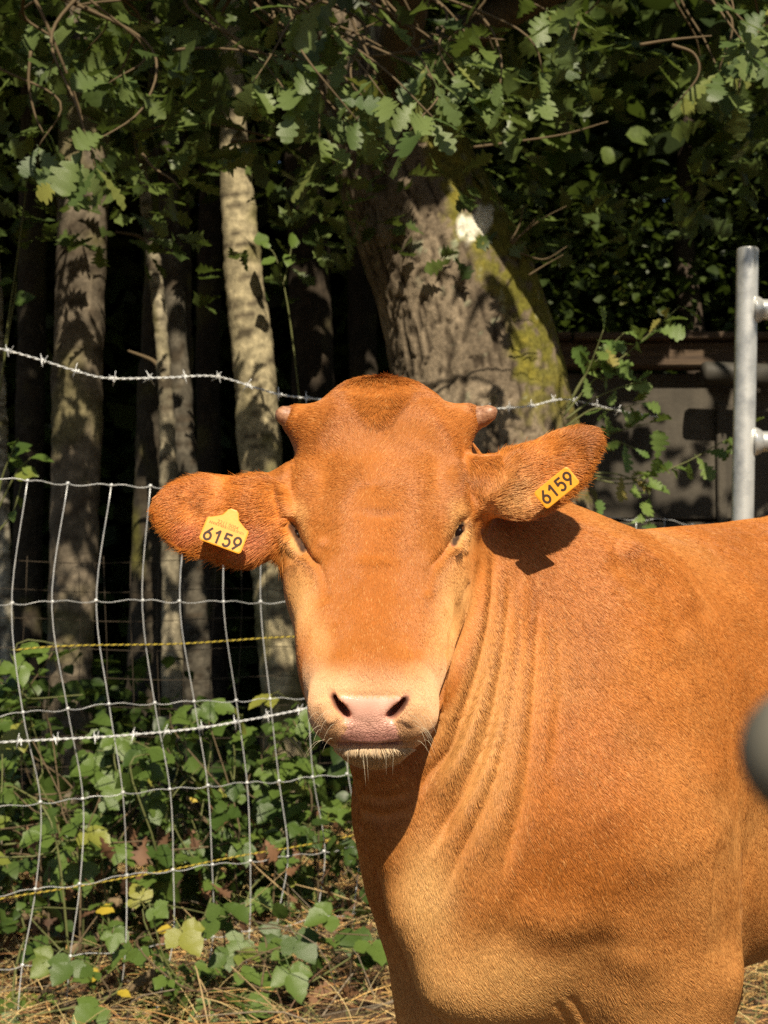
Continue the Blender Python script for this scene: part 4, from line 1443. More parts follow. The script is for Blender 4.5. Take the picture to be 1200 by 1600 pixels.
    for (x, y, dd) in spots:
        tip = W(x, y, dd)
        if y > 60 and not sun_open(tip[None], rng)[0]: tip = tip + np.array([0.12, 0, 0.10])
        near = lp[np.argmin((((lp - tip - np.array([0, .1, .10])) * np.array([1.0, 1, 1.5])) ** 2).sum(1) + rng.uniform(0, .12, len(lp)))]
        mid = tip * .35 + near * .65 + np.array([rng.normal() * .16, rng.normal() * .08, .03])
        pre = tip + (mid - tip) * .35 + np.array([rng.normal() * .07, rng.normal() * .05, .03])
        path = catmull([near, mid, pre, tip], 20)
        tw.tube(path, np.linspace(0.0065, 0.0018, 20), 5)
        n = int(rng.integers(3, 6))
        for j in range(n):
            if leaves >= 300: break
            t = 1 - (j / 5) * 0.16 if j > 1 else 1.0
            i = int(t * 19)
            p = path[i]
            out = rng.normal(size=3); out[2] *= .4
            X = unit(unit(path[-1] - path[-4]) * .7 + unit(out) * 1.0 + np.array([0, -0.15, -0.40]))
            Z = unit(np.array([0.15, -0.75, .65]) + rng.normal(size=3) * .42)
            Z = unit(Z - X * X.dot(Z)); Y = np.cross(Z, X)
            s = rng.uniform(.095, .150)
            o = child('leaf', LM[int(rng.integers(len(LM)))], root)
            o.matrix_basis = Matrix([[X[0] * s, Y[0] * s, Z[0] * s, p[0]], [X[1] * s, Y[1] * s, Z[1] * s, p[1]], [X[2] * s, Y[2] * s, Z[2] * s, p[2]], [0, 0, 0, 1]])
            leaves += 1
    # bare twigs and thin branches that cross the top of the picture
    for pts, dd in (([(270, 78), (330, 75), (420, 85), (520, 110)], 4.3), ([(560, 90), (640, 80), (720, 60), (790, 62)], 4.3), ([(1000, 70), (1050, 62), (1112, 56)], 4.2),
                    ([(1050, 70), (1085, 85), (1090, 120), (1050, 170)], 4.2), ([(48, 80), (45, 130), (55, 180), (68, 208)], 4.2), ([(222, 240), (240, 262), (268, 280), (282, 296)], 4.4),
                    ([(360, 222), (420, 215), (300, 190), (220, 205)], 4.9), ([(740, 230), (800, 222), (880, 210), (950, 190)], 5.0), ([(440, 40), (520, 60), (600, 30)], 4.5)):
        K = catmull([W(x, y, dd) for x, y in pts], 22)
        tw.tube(K, np.linspace(0.0050, 0.002, 22), 6)
    child('twigs', tw.mesh('twigs', [MAT['twig']]), root)['kind'] = 'stuff'
    # the rest of the crown
    def keep(P):
        low = 2.30 + 0.95 * np.maximum(4.25 - P[:, 1], 0) + 0.10 * np.maximum(P[:, 1] - 4.6, 0)
        low = low + 0.16 * noise3(P, 1.6, 3) + np.where(P[:, 0] > 0.35, 0.08, 0)
        r = ((P[:, 0]) / 4.4) ** 2 + ((P[:, 1] - 5.6) / 2.6) ** 2 + ((P[:, 2] - 3.6) / 3.4) ** 2
        return (P[:, 2] > low) & (r < 1)
    def keep_low(P):
        # the crown is thin here: the wood beyond shows through
        px, py, dep = project(P)
        hole = (((px - 1015) / 70) ** 2 + ((py - 225) / 85) ** 2 < 1) | (((px - 890) / 70) ** 2 + ((py - 235) / 40) ** 2 < 1)
        return keep(P) & ~(hole & (rng.random(len(P)) < .85))
    P1 = clumped(4400, (-2.6, 3.6, 2.2), (2.8, 6.6, 3.4), rng, 2.2, 0.05, 41, keep_low)
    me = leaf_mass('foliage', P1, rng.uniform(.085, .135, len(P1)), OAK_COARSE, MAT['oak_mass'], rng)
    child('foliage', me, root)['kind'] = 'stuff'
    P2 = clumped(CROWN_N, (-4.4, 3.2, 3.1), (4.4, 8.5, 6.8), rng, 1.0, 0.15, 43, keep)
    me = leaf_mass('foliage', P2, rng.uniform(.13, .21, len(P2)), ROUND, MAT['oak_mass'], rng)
    child('foliage', me, root)['kind'] = 'stuff'
    return root

CROWN_N = 5600

def pale_tree(keys, depth, label, seed, tone=(0.30, 0.26, 0.19), dark=(0.06, 0.045, 0.03), moss=0.25, crown=(1.2, 1600), group='trees in the wood behind the fence', name='birch_tree', twigs=()):
    rng = np.random.default_rng(seed)
    x1, y1, w1 = keys[-1]; x0, y0, w0 = keys[0]
    yb = 935 + 1.05 * FPX / depth
    ks = [(x0 + (x0 - keys[1][0]) / max(y0 - keys[1][1], -1e9) * (-700 - y0), -700, w0 * .62)] + list(keys) + [(x1 + (x1 - keys[-2][0]) / (y1 - keys[-2][1]) * (yb - y1), yb + 40, w1 * 1.35)]
    V, Q, rings, sides, P, R, T = bark_trunk('trunk', ks, depth, seed, None, 40, 150, 0.006, 1.0)
    Qs = Q * np.array([1, 1, 3.5])
    ctr = np.repeat(P, sides, 0)
    Nr = unit(V - ctr)
    h = 0.006 * fbm(Q, 9, 3, seed) + 0.004 * noise3(Qs, 26, seed + 1)
    V = V + Nr * h[:, None]
    base = W(x1, yb, depth)
    root = link(name, None, loc=(P[-1][0], P[-1][1], 0.0))
    tag(root, label, 'tree', group)
    n1, n2 = fbm(V, 3, 3, seed + 2), noise3(Q * np.array([.6, .6, 5.0]), 16, seed + 3)
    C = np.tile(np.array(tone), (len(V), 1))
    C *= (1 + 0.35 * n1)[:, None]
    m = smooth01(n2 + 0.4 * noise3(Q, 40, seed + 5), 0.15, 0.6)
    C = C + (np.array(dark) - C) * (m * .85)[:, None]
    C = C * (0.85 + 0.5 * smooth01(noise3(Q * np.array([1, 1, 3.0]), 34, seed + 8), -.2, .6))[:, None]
    m = np.clip(smooth01(n1 + 0.5 * noise3(V, 14, seed + 6), 0.1, 0.7) * moss * 2, 0, 1)
    C = C + (np.array((0.14, 0.13, 0.035)) - C) * m[:, None]
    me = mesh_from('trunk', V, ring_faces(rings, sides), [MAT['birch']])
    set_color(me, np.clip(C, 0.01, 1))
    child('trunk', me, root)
    for pts, r in twigs:
        K = catmull([W(x, y, depth) for x, y in pts], 16)
        vv, ff = tube(K, np.linspace(r, r * .4, 16), 6)
        child('branch', mesh_from('branch', vv, ff, [MAT['twig']]), root)
    top = P[0]
    rad, n = crown
    for k in range(5):
        a = rng.uniform(0, 6.28)
        s = P[int(rng.uniform(0, 18))]
        e = s + np.array([math.cos(a) * rad * .8, math.sin(a) * rad * .8, rng.uniform(.2, .9)])
        vv, ff = tube(catmull([s, (s + e) / 2 + np.array([0, 0, .15]), e], 12), np.linspace(R[0] * .5, .006, 12), 6)
        child('branch', mesh_from('branch', vv, ff, [MAT['twig']]), root)
    keep = lambda Pp: (((Pp - top - np.array([0, 0, .6])) / np.array([rad, rad, rad * 1.25])) ** 2).sum(1) < 1
    Pc = clumped(n, top + np.array([-rad, -rad, .6 - rad * 1.25]), top + np.array([rad, rad, .6 + rad * 1.25]), rng, 1.6, -.05, seed, keep)
    me = leaf_mass('crown', Pc, rng.uniform(.10, .17, len(Pc)), ROUND, MAT['wood_mass'], rng)
    child('crown', me, root)['kind'] = 'stuff'
    return root

def build_wood():
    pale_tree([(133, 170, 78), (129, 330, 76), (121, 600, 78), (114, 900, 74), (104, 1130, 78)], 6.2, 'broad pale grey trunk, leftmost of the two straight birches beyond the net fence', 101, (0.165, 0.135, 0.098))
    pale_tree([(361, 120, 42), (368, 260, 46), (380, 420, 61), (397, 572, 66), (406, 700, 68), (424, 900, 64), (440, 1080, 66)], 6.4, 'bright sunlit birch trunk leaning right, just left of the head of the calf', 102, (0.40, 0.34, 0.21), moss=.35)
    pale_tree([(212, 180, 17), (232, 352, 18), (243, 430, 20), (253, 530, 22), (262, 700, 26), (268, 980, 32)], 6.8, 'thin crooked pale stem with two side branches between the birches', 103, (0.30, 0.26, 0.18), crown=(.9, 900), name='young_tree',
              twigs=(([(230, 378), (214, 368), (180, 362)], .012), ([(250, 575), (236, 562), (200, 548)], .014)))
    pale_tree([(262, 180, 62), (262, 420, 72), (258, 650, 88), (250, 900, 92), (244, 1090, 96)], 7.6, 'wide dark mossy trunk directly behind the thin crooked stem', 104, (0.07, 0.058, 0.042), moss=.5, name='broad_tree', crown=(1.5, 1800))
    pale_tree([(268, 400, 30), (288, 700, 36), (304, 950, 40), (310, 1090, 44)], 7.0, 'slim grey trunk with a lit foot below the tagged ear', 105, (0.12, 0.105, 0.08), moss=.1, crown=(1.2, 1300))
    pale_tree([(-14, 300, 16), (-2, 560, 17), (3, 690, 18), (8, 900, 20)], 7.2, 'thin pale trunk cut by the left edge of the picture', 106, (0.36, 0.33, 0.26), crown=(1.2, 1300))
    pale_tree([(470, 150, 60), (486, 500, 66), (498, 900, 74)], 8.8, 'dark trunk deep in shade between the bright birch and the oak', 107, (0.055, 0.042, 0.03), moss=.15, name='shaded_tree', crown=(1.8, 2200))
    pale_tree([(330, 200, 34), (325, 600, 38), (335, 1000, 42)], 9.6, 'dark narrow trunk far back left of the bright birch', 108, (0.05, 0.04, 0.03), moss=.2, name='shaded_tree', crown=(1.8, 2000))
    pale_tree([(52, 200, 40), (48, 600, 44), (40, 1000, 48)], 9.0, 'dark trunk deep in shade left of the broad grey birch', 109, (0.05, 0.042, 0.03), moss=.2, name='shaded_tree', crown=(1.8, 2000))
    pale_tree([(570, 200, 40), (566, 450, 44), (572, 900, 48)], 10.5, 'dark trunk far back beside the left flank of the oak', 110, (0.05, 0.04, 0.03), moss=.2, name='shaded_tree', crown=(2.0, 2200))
    # far woodland that reads as one mass
    rng = np.random.default_rng(9)
    P = clumped(64000, (-9, 11.5, -.2), (10, 16, 9.5), rng, .7, -.35, 61)
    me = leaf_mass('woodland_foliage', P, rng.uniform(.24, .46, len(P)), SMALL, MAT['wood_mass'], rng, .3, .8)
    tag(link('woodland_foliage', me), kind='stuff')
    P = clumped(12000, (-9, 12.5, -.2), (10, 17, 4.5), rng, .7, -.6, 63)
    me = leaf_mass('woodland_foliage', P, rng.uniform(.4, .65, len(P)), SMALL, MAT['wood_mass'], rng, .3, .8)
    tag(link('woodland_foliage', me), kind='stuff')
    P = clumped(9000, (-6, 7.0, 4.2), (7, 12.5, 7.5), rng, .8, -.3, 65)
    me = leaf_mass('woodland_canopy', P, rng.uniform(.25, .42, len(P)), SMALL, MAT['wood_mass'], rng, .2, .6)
    tag(link('woodland_canopy', me), kind='stuff')
    # hedge-like trees on the right, behind the wall
    for k, (x, y, z, rx, ry, rz, n, lab) in enumerate(((2.2, 10.2, 2.6, 1.7, 1.3, 2.4, 7000, 'dense dark bush rising behind the concrete wall, right of the oak'),
                                                      (4.3, 10.0, 3.0, 1.7, 1.4, 2.8, 6000, 'dense dark tree behind the wall at the right edge'))):
        root = link('dark_tree', None, loc=(x, y, 0))
        tag(root, lab, 'tree', 'trees in the wood behind the fence')
        path = catmull([(x, y, -.1), (x + .1, y, 1.5), (x - .1, y + .1, 3.6), (x, y, 5.0)], 24)
        vv, ff = tube(path, np.linspace(.16, .03, 24), 12)
        me = mesh_from('trunk', vv, ff, [MAT['bark']]); set_color(me, np.tile((0.08, 0.06, 0.045), (len(vv), 1)))
        child('trunk', me, root)
        kp = lambda Q: (((Q - np.array([x, y, z])) / np.array([rx, ry, rz])) ** 2).sum(1) < 1
        Pc = clumped(n, (x - rx, y - ry, z - rz), (x + rx, y + ry, z + rz), rng, 1.5, -.15, 71 + k, kp)
        me = leaf_mass('crown', Pc, rng.uniform(.06, .11, len(Pc)), ROUND, MAT['wood_mass'], rng)
        child('crown', me, root)['kind'] = 'stuff'

# ------------------------------------------------------------------ fence, wires, cords, gate post, wall, pole
def fence_t(px):
    """Where the line of sight through column px meets the fence line; returns (t, depth)."""
    k = (px - 600.0) / FPX
    t = (k * 4.1 + 1.06) / (0.977 - 0.70 * k)
    return t, 4.1 + 0.70 * t

def FW(px, py, off=0.0):
    return W(px, py, fence_t(px)[1] + off)

def galvanised(name, base=0.62, rough=0.38, metal=0.75):
    nt = NT(name)
    v = nt.coord('Object')
    n = nt.noise(v, 40, 4)
    nt.set(Base_Color=nt.ramp(n, [(0.35, (base * .72, base * .74, base * .76)), (0.65, (base, base, base * .98))]), Roughness=rough, Metallic=metal)
    return nt.m

COLS = {  # photographed knots of the net, column by column: (x, y) for each line wire from the top
    0: [(-26, 743), (-46, 944), (-28, 1122), (-10, 1262), (-16, 1400), (-30, 1520), (-40, 1625)],
    1: [(43, 751), (19, 942), (36, 1113), (63, 1253), (55, 1389), (35, 1508), (27, 1610)],
    2: [(106, 755), (82, 940), (106, 1107), (129, 1248), (124, 1381), (110, 1494), (104, 1596)],
    3: [(174, 758), (150, 938), (170, 1100), (192, 1238), (198, 1367), (196, 1483), (184, 1586)],
    4: [(235, 759), (223, 938), (242, 1098), (265, 1233), (270, 1359), (270, 1474), (245, 1575)],
    5: [(296, 763), (280, 939), (303, 1096), (325, 1227), (332, 1351), (333, 1463), (312, 1562)],
    6: [(355, 767), (349, 940), (369, 1094), (386, 1223), (391, 1345), (390, 1455), (379, 1551)],
    7: [(412, 770), (407, 940), (422, 1092), (436, 1220), (450, 1338), (433, 1447), (442, 1539)],
    8: [(470, 774), (464, 941), (481, 1089), (488, 1214), (506, 1330), (496, 1435), (498, 1531)],
    9: [(524, 777), (520, 942), (534, 1086), (542, 1209), (559, 1323), (553, 1426), (552, 1520)],
}

def build_fence():
    metal = galvanised('galvanised_wire', 0.74, 0.42, 0.35)
    root = link('wire_net_fence', None, loc=tuple(FW(300, 1500)))
    tag(root, 'galvanised sheep net of square wire meshes running behind the calf', 'fence')
    cols = []
    for k in sorted(COLS):
        cols.append([FW(x, y, 0.018 * math.sin(3.1 * x + y)) for x, y in COLS[k]])
    last = [np.array(p) for p in cols[-1]]
    t0, d0 = fence_t(545)
    dirv = unit(np.array([0.977, 0.70, 0]))
    for k in range(1, 19):
        s = 0.15 * k
        drop = -0.020 * s
        cols.append([p + dirv * s + np.array([0, 0, drop * (1 - 0.12 * i) + 0.006 * math.sin(k * 2.1 + i)]) for i, p in enumerate(last)])
    # an eighth line wire close to the ground
    for c in cols:
        a, b = c[-2], c[-1]
        c.append(b + (b - a) * 0.9 + np.array([0, 0.02, 0]))
    nrow = len(cols[0])
    for r in range(nrow):
        pts = [c[r] for c in cols]
        path = []
        for i in range(len(pts) - 1):
            for j in range(6):
                f = j / 6
                p = pts[i] * (1 - f) + pts[i + 1] * f
                p = p + np.array([0, 0, 0.0045 * math.sin(f * 2 * math.pi) * (1 if (i + r) % 2 else -1) - 0.002])
                path.append(p)
        path.append(pts[-1])
        V, F = tube(path, 0.0012 if r else 0.0016, 6)
        child('line_wire', mesh_from('line_wire', V, F, [metal]), root)
    kn = MB()
    for c in cols:
        path = catmull(c, 40)
        jit = np.array([RNG.normal() * .003, RNG.normal() * .003, 0])
        V, F = tube(path + jit * np.sin(np.linspace(0, 9, 40))[:, None], 0.0016, 6)
        child('stay_wire', mesh_from('stay_wire', V, F, [metal]), root)
        for p in c:
            V, F = uv_ball(p, (0.0062, 0.0045, 0.0050), 8, 5)
            kn.add(V, F)
    child('knots', kn.mesh('knots', [metal]), root)['kind'] = 'stuff'

def barbed(label, pts, spacing, n, seed):
    rng = np.random.default_rng(seed)
    metal = MAT.setdefault('barb', galvanised('barbed_galvanised', 0.88, 0.42, 0.25))
    K = catmull([FW(x, y, -0.03) for x, y in pts], 50 * len(pts))
    L = np.r_[0, np.cumsum(np.linalg.norm(np.diff(K, axis=0), axis=1))]
    m = int(L[-1] / 0.006)
    s = np.linspace(0, L[-1], m)
    P = np.stack([np.interp(s, L, K[:, c]) for c in range(3)], 1)
    T = unit(np.gradient(P, axis=0)); B = unit(np.cross(T, np.array([0, 0, 1.0]))); U = np.cross(B, T)
    root = link('barbed_wire', None, loc=tuple(P[m // 2]))
    tag(root, label, 'barbed wire')
    for ph in (0, math.pi):
        a = s / 0.045 * 2 * math.pi + ph
        path = P + 0.0019 * (np.cos(a)[:, None] * B + np.sin(a)[:, None] * U)
        V, F = tube(path, 0.0017, 5)
        child('strand', mesh_from('strand', V, F, [metal]), root)
    at = 0.03
    while at < L[-1]:
        i = min(int(at / L[-1] * (m - 1)), m - 1)
        p, t, b, u = P[i], T[i], B[i], U[i]
        mb = MB()
        a0 = rng.uniform(0, 6.28)
        # two wires wound round the strands, each with two sharp ends
        for w in range(2):
            a1 = a0 + w * math.pi / 2 + rng.normal() * .2
            e1 = b * math.cos(a1) + u * math.sin(a1)
            q = p + t * (0.004 * (w - .5) * 2)
            ring = [q + 0.0055 * (math.cos(g) * b + math.sin(g) * u) + t * 0.0016 * g / 6.28 for g in np.linspace(a1, a1 + 2 * math.pi, 11)]
            sl = t * rng.normal() * .006
            mb.tube([q + e1 * 0.023 + sl, ring[0], ring[1]], [0.0007, 0.0019, 0.0019], 5)
            mb.tube(ring, 0.0019, 5)
            mb.tube([q - e1 * 0.023 - sl, q - e1 * 0.0035, q + e1 * .001], [0.0007, 0.0019, 0.0019], 5)
        child('barb', mb.mesh('barb', [metal]), root)
        at += spacing * rng.uniform(.9, 1.1)
    return root

def cord(label, pts, off):
    K = catmull([FW(x, y, off) for x, y in pts], 40)
    L = np.r_[0, np.cumsum(np.linalg.norm(np.diff(K, axis=0), axis=1))]
    s = np.arange(0, L[-1], 0.0035)
    P = np.stack([np.interp(s, L, K[:, c]) for c in range(3)], 1)
    P[:, 2] += 0.003 * np.sin(s * 9)
    T = unit(np.gradient(P, axis=0)); B = unit(np.cross(T, np.array([0, 0, 1.0]))); U = np.cross(B, T)
    root = link('electric_fence_cord', None, loc=tuple(P[len(P) // 2]))
    tag(root, label, 'cord')
    for k in range(3):
        m = MAT.setdefault('cord%d' % (k == 2), basic('cord_yellow' if k < 2 else 'cord_dark', (0.48, 0.37, 0.05) if k < 2 else (0.05, 0.04, 0.02), 0.5))
        a = s / 0.022 * 2 * math.pi + k * 2.094
        V, F = tube(P + 0.0013 * (np.cos(a)[:, None] * B + np.sin(a)[:, None] * U), 0.0014, 5)
        child('ply', mesh_from('ply', V, F, [m]), root)

def rusty_mesh():
    root = link('welded_mesh', None, loc=tuple(W(300, 950, 5.7)))
    tag(root, 'thin rusty welded mesh standing far behind the sheep net', 'fence')
    m = basic('rusty_wire', (0.06, 0.045, 0.03), 0.8)
    x0, x1 = -1.55, 0.05
    for z in np.linspace(0.25, 1.24, 10):
        p = [(x, 5.72 + .1 * x, z + .008 * math.sin(x * 7 + z * 5)) for x in np.linspace(x0, x1, 14)]
        V, F = tube(p, 0.0013, 4); child('line_wire', mesh_from('line_wire', V, F, [m]), root)
    for x in np.arange(x0, x1, .10):
        p = [(x + .01 * math.sin(z * 6 + x * 9), 5.72 + .1 * x, z) for z in np.linspace(.02, 1.26, 8)]
        V, F = tube(p, 0.0013, 4); child('stay_wire', mesh_from('stay_wire', V, F, [m]), root)

def build_gate_post():
    d = 4.9
    nt = NT('galvanised_tube')
    v = nt.coord('Object')
    n = nt.noise(v, 18, 5)
    nt.set(Base_Color=nt.ramp(n, [(0.32, (0.40, 0.41, 0.42)), (0.62, (0.74, 0.74, 0.72))]), Roughness=0.36, Metallic=0.55)
    nt.bump(nt.noise(v, 120, 3), 0.08, 0.002)
    m = nt.m
    top, low = W(1168, 390, d), W(1160, 820, d)
    dirv = unit(low - top)
    bot = top + dirv * ((top[2] + 0.1) / -dirv[2])
    root = link('gate_post', None, loc=(bot[0], bot[1], 0))
    tag(root, 'tall galvanised steel tube post with stubs of two rails at right edge', 'post')
    r = 0.0365
    path = [top + (bot - top) * t for t in np.linspace(0, 1, 30)]
    V, F = tube(path, r, 40, cap=False)
    child('post', mesh_from('post', V, F, [m]), root)
    # shallow domed plug in the open end
    V, F = uv_ball(top + np.array([0, 0, -0.001]), (r * .985, r * .985, 0.010), 28, 10)
    child('cap', mesh_from('cap', V, F, [m]), root)
    for y in (484, 690):
        c = W(1166, y, d)
        a = c + np.array([r * .6, 0, 0]); 
        path = [a, a + np.array([.025, 0, 0]), a + np.array([.05, .001, 0]), a + np.array([.5, .02, -.005]), a + np.array([1.6, .06, -.01])]
        V, F = tube(catmull(path, 40), np.interp(np.linspace(0, 4, 40), [0, .5, 1.2, 2, 4], [.050, .046, .037, .034, .034]), 28)
        rail = child('rail', mesh_from('rail', V, F, [m]), root)
        mb = MB().tube([a + np.array([.012, 0, 0]), a + np.array([.020, 0, 0])], .051, 28)
        o = link('weld_collar', mb.mesh('weld_collar', [m]), rail); o.matrix_parent_inverse = root.matrix_basis.inverted()

def build_wall():
    yw = 7.6
    nt = NT('stained_concrete')
    v = nt.coord('Object')
    n1, n2 = nt.noise(v, 2.2, 6, 0.6), nt.noise(v, 30, 6, 0.7)
    oi = nt.n('ShaderNodeObjectInfo')
    c = nt.ramp(n1, [(0.30, (0.035, 0.029, 0.022)), (0.55, (0.085, 0.073, 0.056)), (0.75, (0.14, 0.12, 0.092))])
    c = nt.mix(0.35, c, nt.ramp(oi.outputs['Random'], [(0, 0.7), (1, 1.25)]), 'MULTIPLY')
    mpv = nt.coord('Object', (9, 9, .8))
    c = nt.mix(0.5, c, nt.ramp(nt.noise(mpv, 1.0, 4), [(0.35, 0.45), (0.6, 1.1)]), 'MULTIPLY')
    nt.set(Base_Color=c, Roughness=0.92)
    nt.bump(n2, 0.5, 0.01)
    conc = nt.m
    wn_ = NT('dark_timber')
    v = wn_.coord('Object', (1, 14, 14))
    wn_.set(Base_Color=wn_.ramp(wn_.noise(v, 4, 6), [(0.3, (0.045, 0.028, 0.018)), (0.7, (0.13, 0.085, 0.05))]), Roughness=0.85)
    wn_.bump(wn_.noise(v, 9, 5), 0.5, 0.006)
    tim = wn_.m
    root = link('concrete_wall', None, loc=(2.2, yw, 0))
    tag(root, 'stained concrete panel wall of a low shed under a dark timber eave', 'wall')
    x0, x1 = 0.80, 4.4
    rng = np.random.default_rng(3)
    rows = [(0.0, .74), (.75, 1.49), (1.50, 2.25)]
    for ri, (za, zb) in enumerate(rows):
        x = x0 - (0.45 if ri % 2 else 0)
        while x < x1:
            w = 1.6
            mb = MB().box((x + w / 2, yw + rng.normal() * .006, (za + zb) / 2), (w - .012, .10, zb - za - .004), bevel=.007)
            child('panel', mb.mesh('panel', [conc], False), root)
            x += w
    mb = MB().box(((x0 + x1) / 2, yw + .07, 1.12), (x1 - x0 - .02, .06, 2.22))
    child('backing', mb.mesh('backing', [basic('joint_mortar', (0.06, 0.055, 0.045), 0.95)], False), root)
    # eave: boards on a beam
    z = 2.33
    mb = MB().box(((x0 + x1) / 2 - .1, yw - .10, z), (x1 - x0 + .5, .14, .13), bevel=.012)
    child('beam', mb.mesh('beam', [tim], False), root)
    x = x0 - .3
    while x < x1 + .2:
        w = rng.uniform(.42, .62)
        mb = MB().box((x + w / 2, yw + .02 + rng.normal() * .01, z + .088 + rng.normal() * .006), (w - .01, .50, .036), bevel=.006)
        child('board', mb.mesh('board', [tim], False), root)
        x += w
    # gutter pipe with a joint, and a strip covering the panel joint
    p0, p1 = W(1097, 583, yw - .24), W(1290, 590, yw - .24)
    mb = MB().tube([p0, p0 + np.array([.015, 0, 0]), p1], [.050, .058, .058], 24)
    g = child('gutter', mb.mesh('gutter', [basic('gutter_grey', (0.06, 0.055, 0.046), 0.6)]), root)
    for px in (1106, 1180):
        c = W(px, 584, yw - .24)
        mb = MB().tube([c, c + np.array([.05, 0, 0])], .066, 24)
        o = link('gutter_joint', mb.mesh('gutter_joint', [MAT.setdefault('gj', basic('gutter_joint_grey', (0.07, 0.065, 0.052), .6))]), g); o.matrix_parent_inverse = root.matrix_basis.inverted()
    for px in (1128,):
        c = W(px, 720, yw - .06)
        mb = MB().box((c[0], yw - .075, 1.05), (.05, .045, 2.08), bevel=.008)
        child('upright', mb.mesh('upright', [conc], False), root)

def build_pole():
    nt = NT('dark_rubber')
    v = nt.coord('Object')
    nt.set(Base_Color=nt.ramp(nt.noise(v, 60, 4), [(0.3, (0.12, 0.112, 0.085)), (0.7, (0.19, 0.175, 0.135))]), Roughness=0.7)
    c = W(1262, 1178, 0.26)
    root = link('pole_end', None, loc=tuple(c))
    tag(root, 'blurred dark grey rounded pole end close to the lens at right edge', 'pole')
    r = 0.0118
    ax = unit(np.array([1.0, -0.10, -0.05]))
    ts = np.linspace(0, math.pi / 2, 12)
    path = [c - ax * r * math.cos(t) for t in ts] + [c + ax * s for s in (.02, .05, .2, .5)]
    rad = [max(r * math.sin(t), .0004) for t in ts] + [r] * 4
    V, F = tube(path, rad, 32)
    child('pole', mesh_from('pole', V, F, [nt.m]), root)
    mb = MB().tube([c + ax * .006, c + ax * .010], r * 1.05, 32)
    child('rim', mb.mesh('rim', [nt.m]), root)

def build_structures():
    build_fence()
    barbed('sagging barbed wire strand above the net, at horn height', [(-60, 535), (0, 545), (62, 562), (120, 580), (170, 591), (260, 590), (335, 588), (400, 606), (440, 617), (500, 624), (600, 632), (700, 640), (780, 638), (830, 634), (884, 624), (960, 640), (1040, 655)], 0.105, 30, 1)
    barbed('lower barbed wire strand across the net, at muzzle height', [(-50, 1166), (0, 1160), (90, 1155), (180, 1150), (300, 1139), (380, 1126), (450, 1113), (520, 1098), (600, 1090)], 0.115, 20, 2)
    cord('yellow twisted cord across the second mesh row of the net, upper of two', [(20, 1016), (80, 1012), (240, 1006), (400, 999), (500, 994), (560, 990)], 0.012)
    cord('yellow twisted cord near the ground, lower of two', [(-20, 1408), (100, 1390), (200, 1370), (330, 1346), (450, 1326), (560, 1302), (620, 1290)], 0.012)
    rusty_mesh()
    build_gate_post()
    build_wall()
    build_pole()

# ------------------------------------------------------------------ low plants, litter, fallen wood
def place_leaf(root, me, p, X, Z, s):
    X = unit(X); Z = unit(np.asarray(Z) - X * np.dot(X, Z)); Y = np.cross(Z, X)
    o = child('leaf', me, root)
    o.matrix_basis = Matrix([[X[0] * s, Y[0] * s, Z[0] * s, p[0]], [X[1] * s, Y[1] * s, Z[1] * s, p[1]], [X[2] * s, Y[2] * s, Z[2] * s, p[2]], [0, 0, 0, 1]])
    return o

def trifoliate(rng):
    """A bramble leaf: three toothed leaflets on a short stalk, about one unit across."""
    V, F = [], []
    for a, L, off in ((0, .62, .30), (1.15, .50, .22), (-1.15, .50, .22)):
        v, f = plain_leaf(L, rng, .40, 1)
        c, s = math.cos(a), math.sin(a)
        q = np.stack([v[:, 0] * c - v[:, 1] * s + off, v[:, 0] * s + v[:, 1] * c, v[:, 2] - .05 * abs(a)], 1)
        n = len(V)
        V += list(q); F += [tuple(i + n for i in t) for t in f]
    n = len(V)
    V += [np.array(q) for q in ((-.1, -.008, .02), (-.1, .008, .02), (.32, .008, 0), (.32, -.008, 0))]
    F.append((n, n + 1, n + 2, n + 3))
    return np.array(V), F

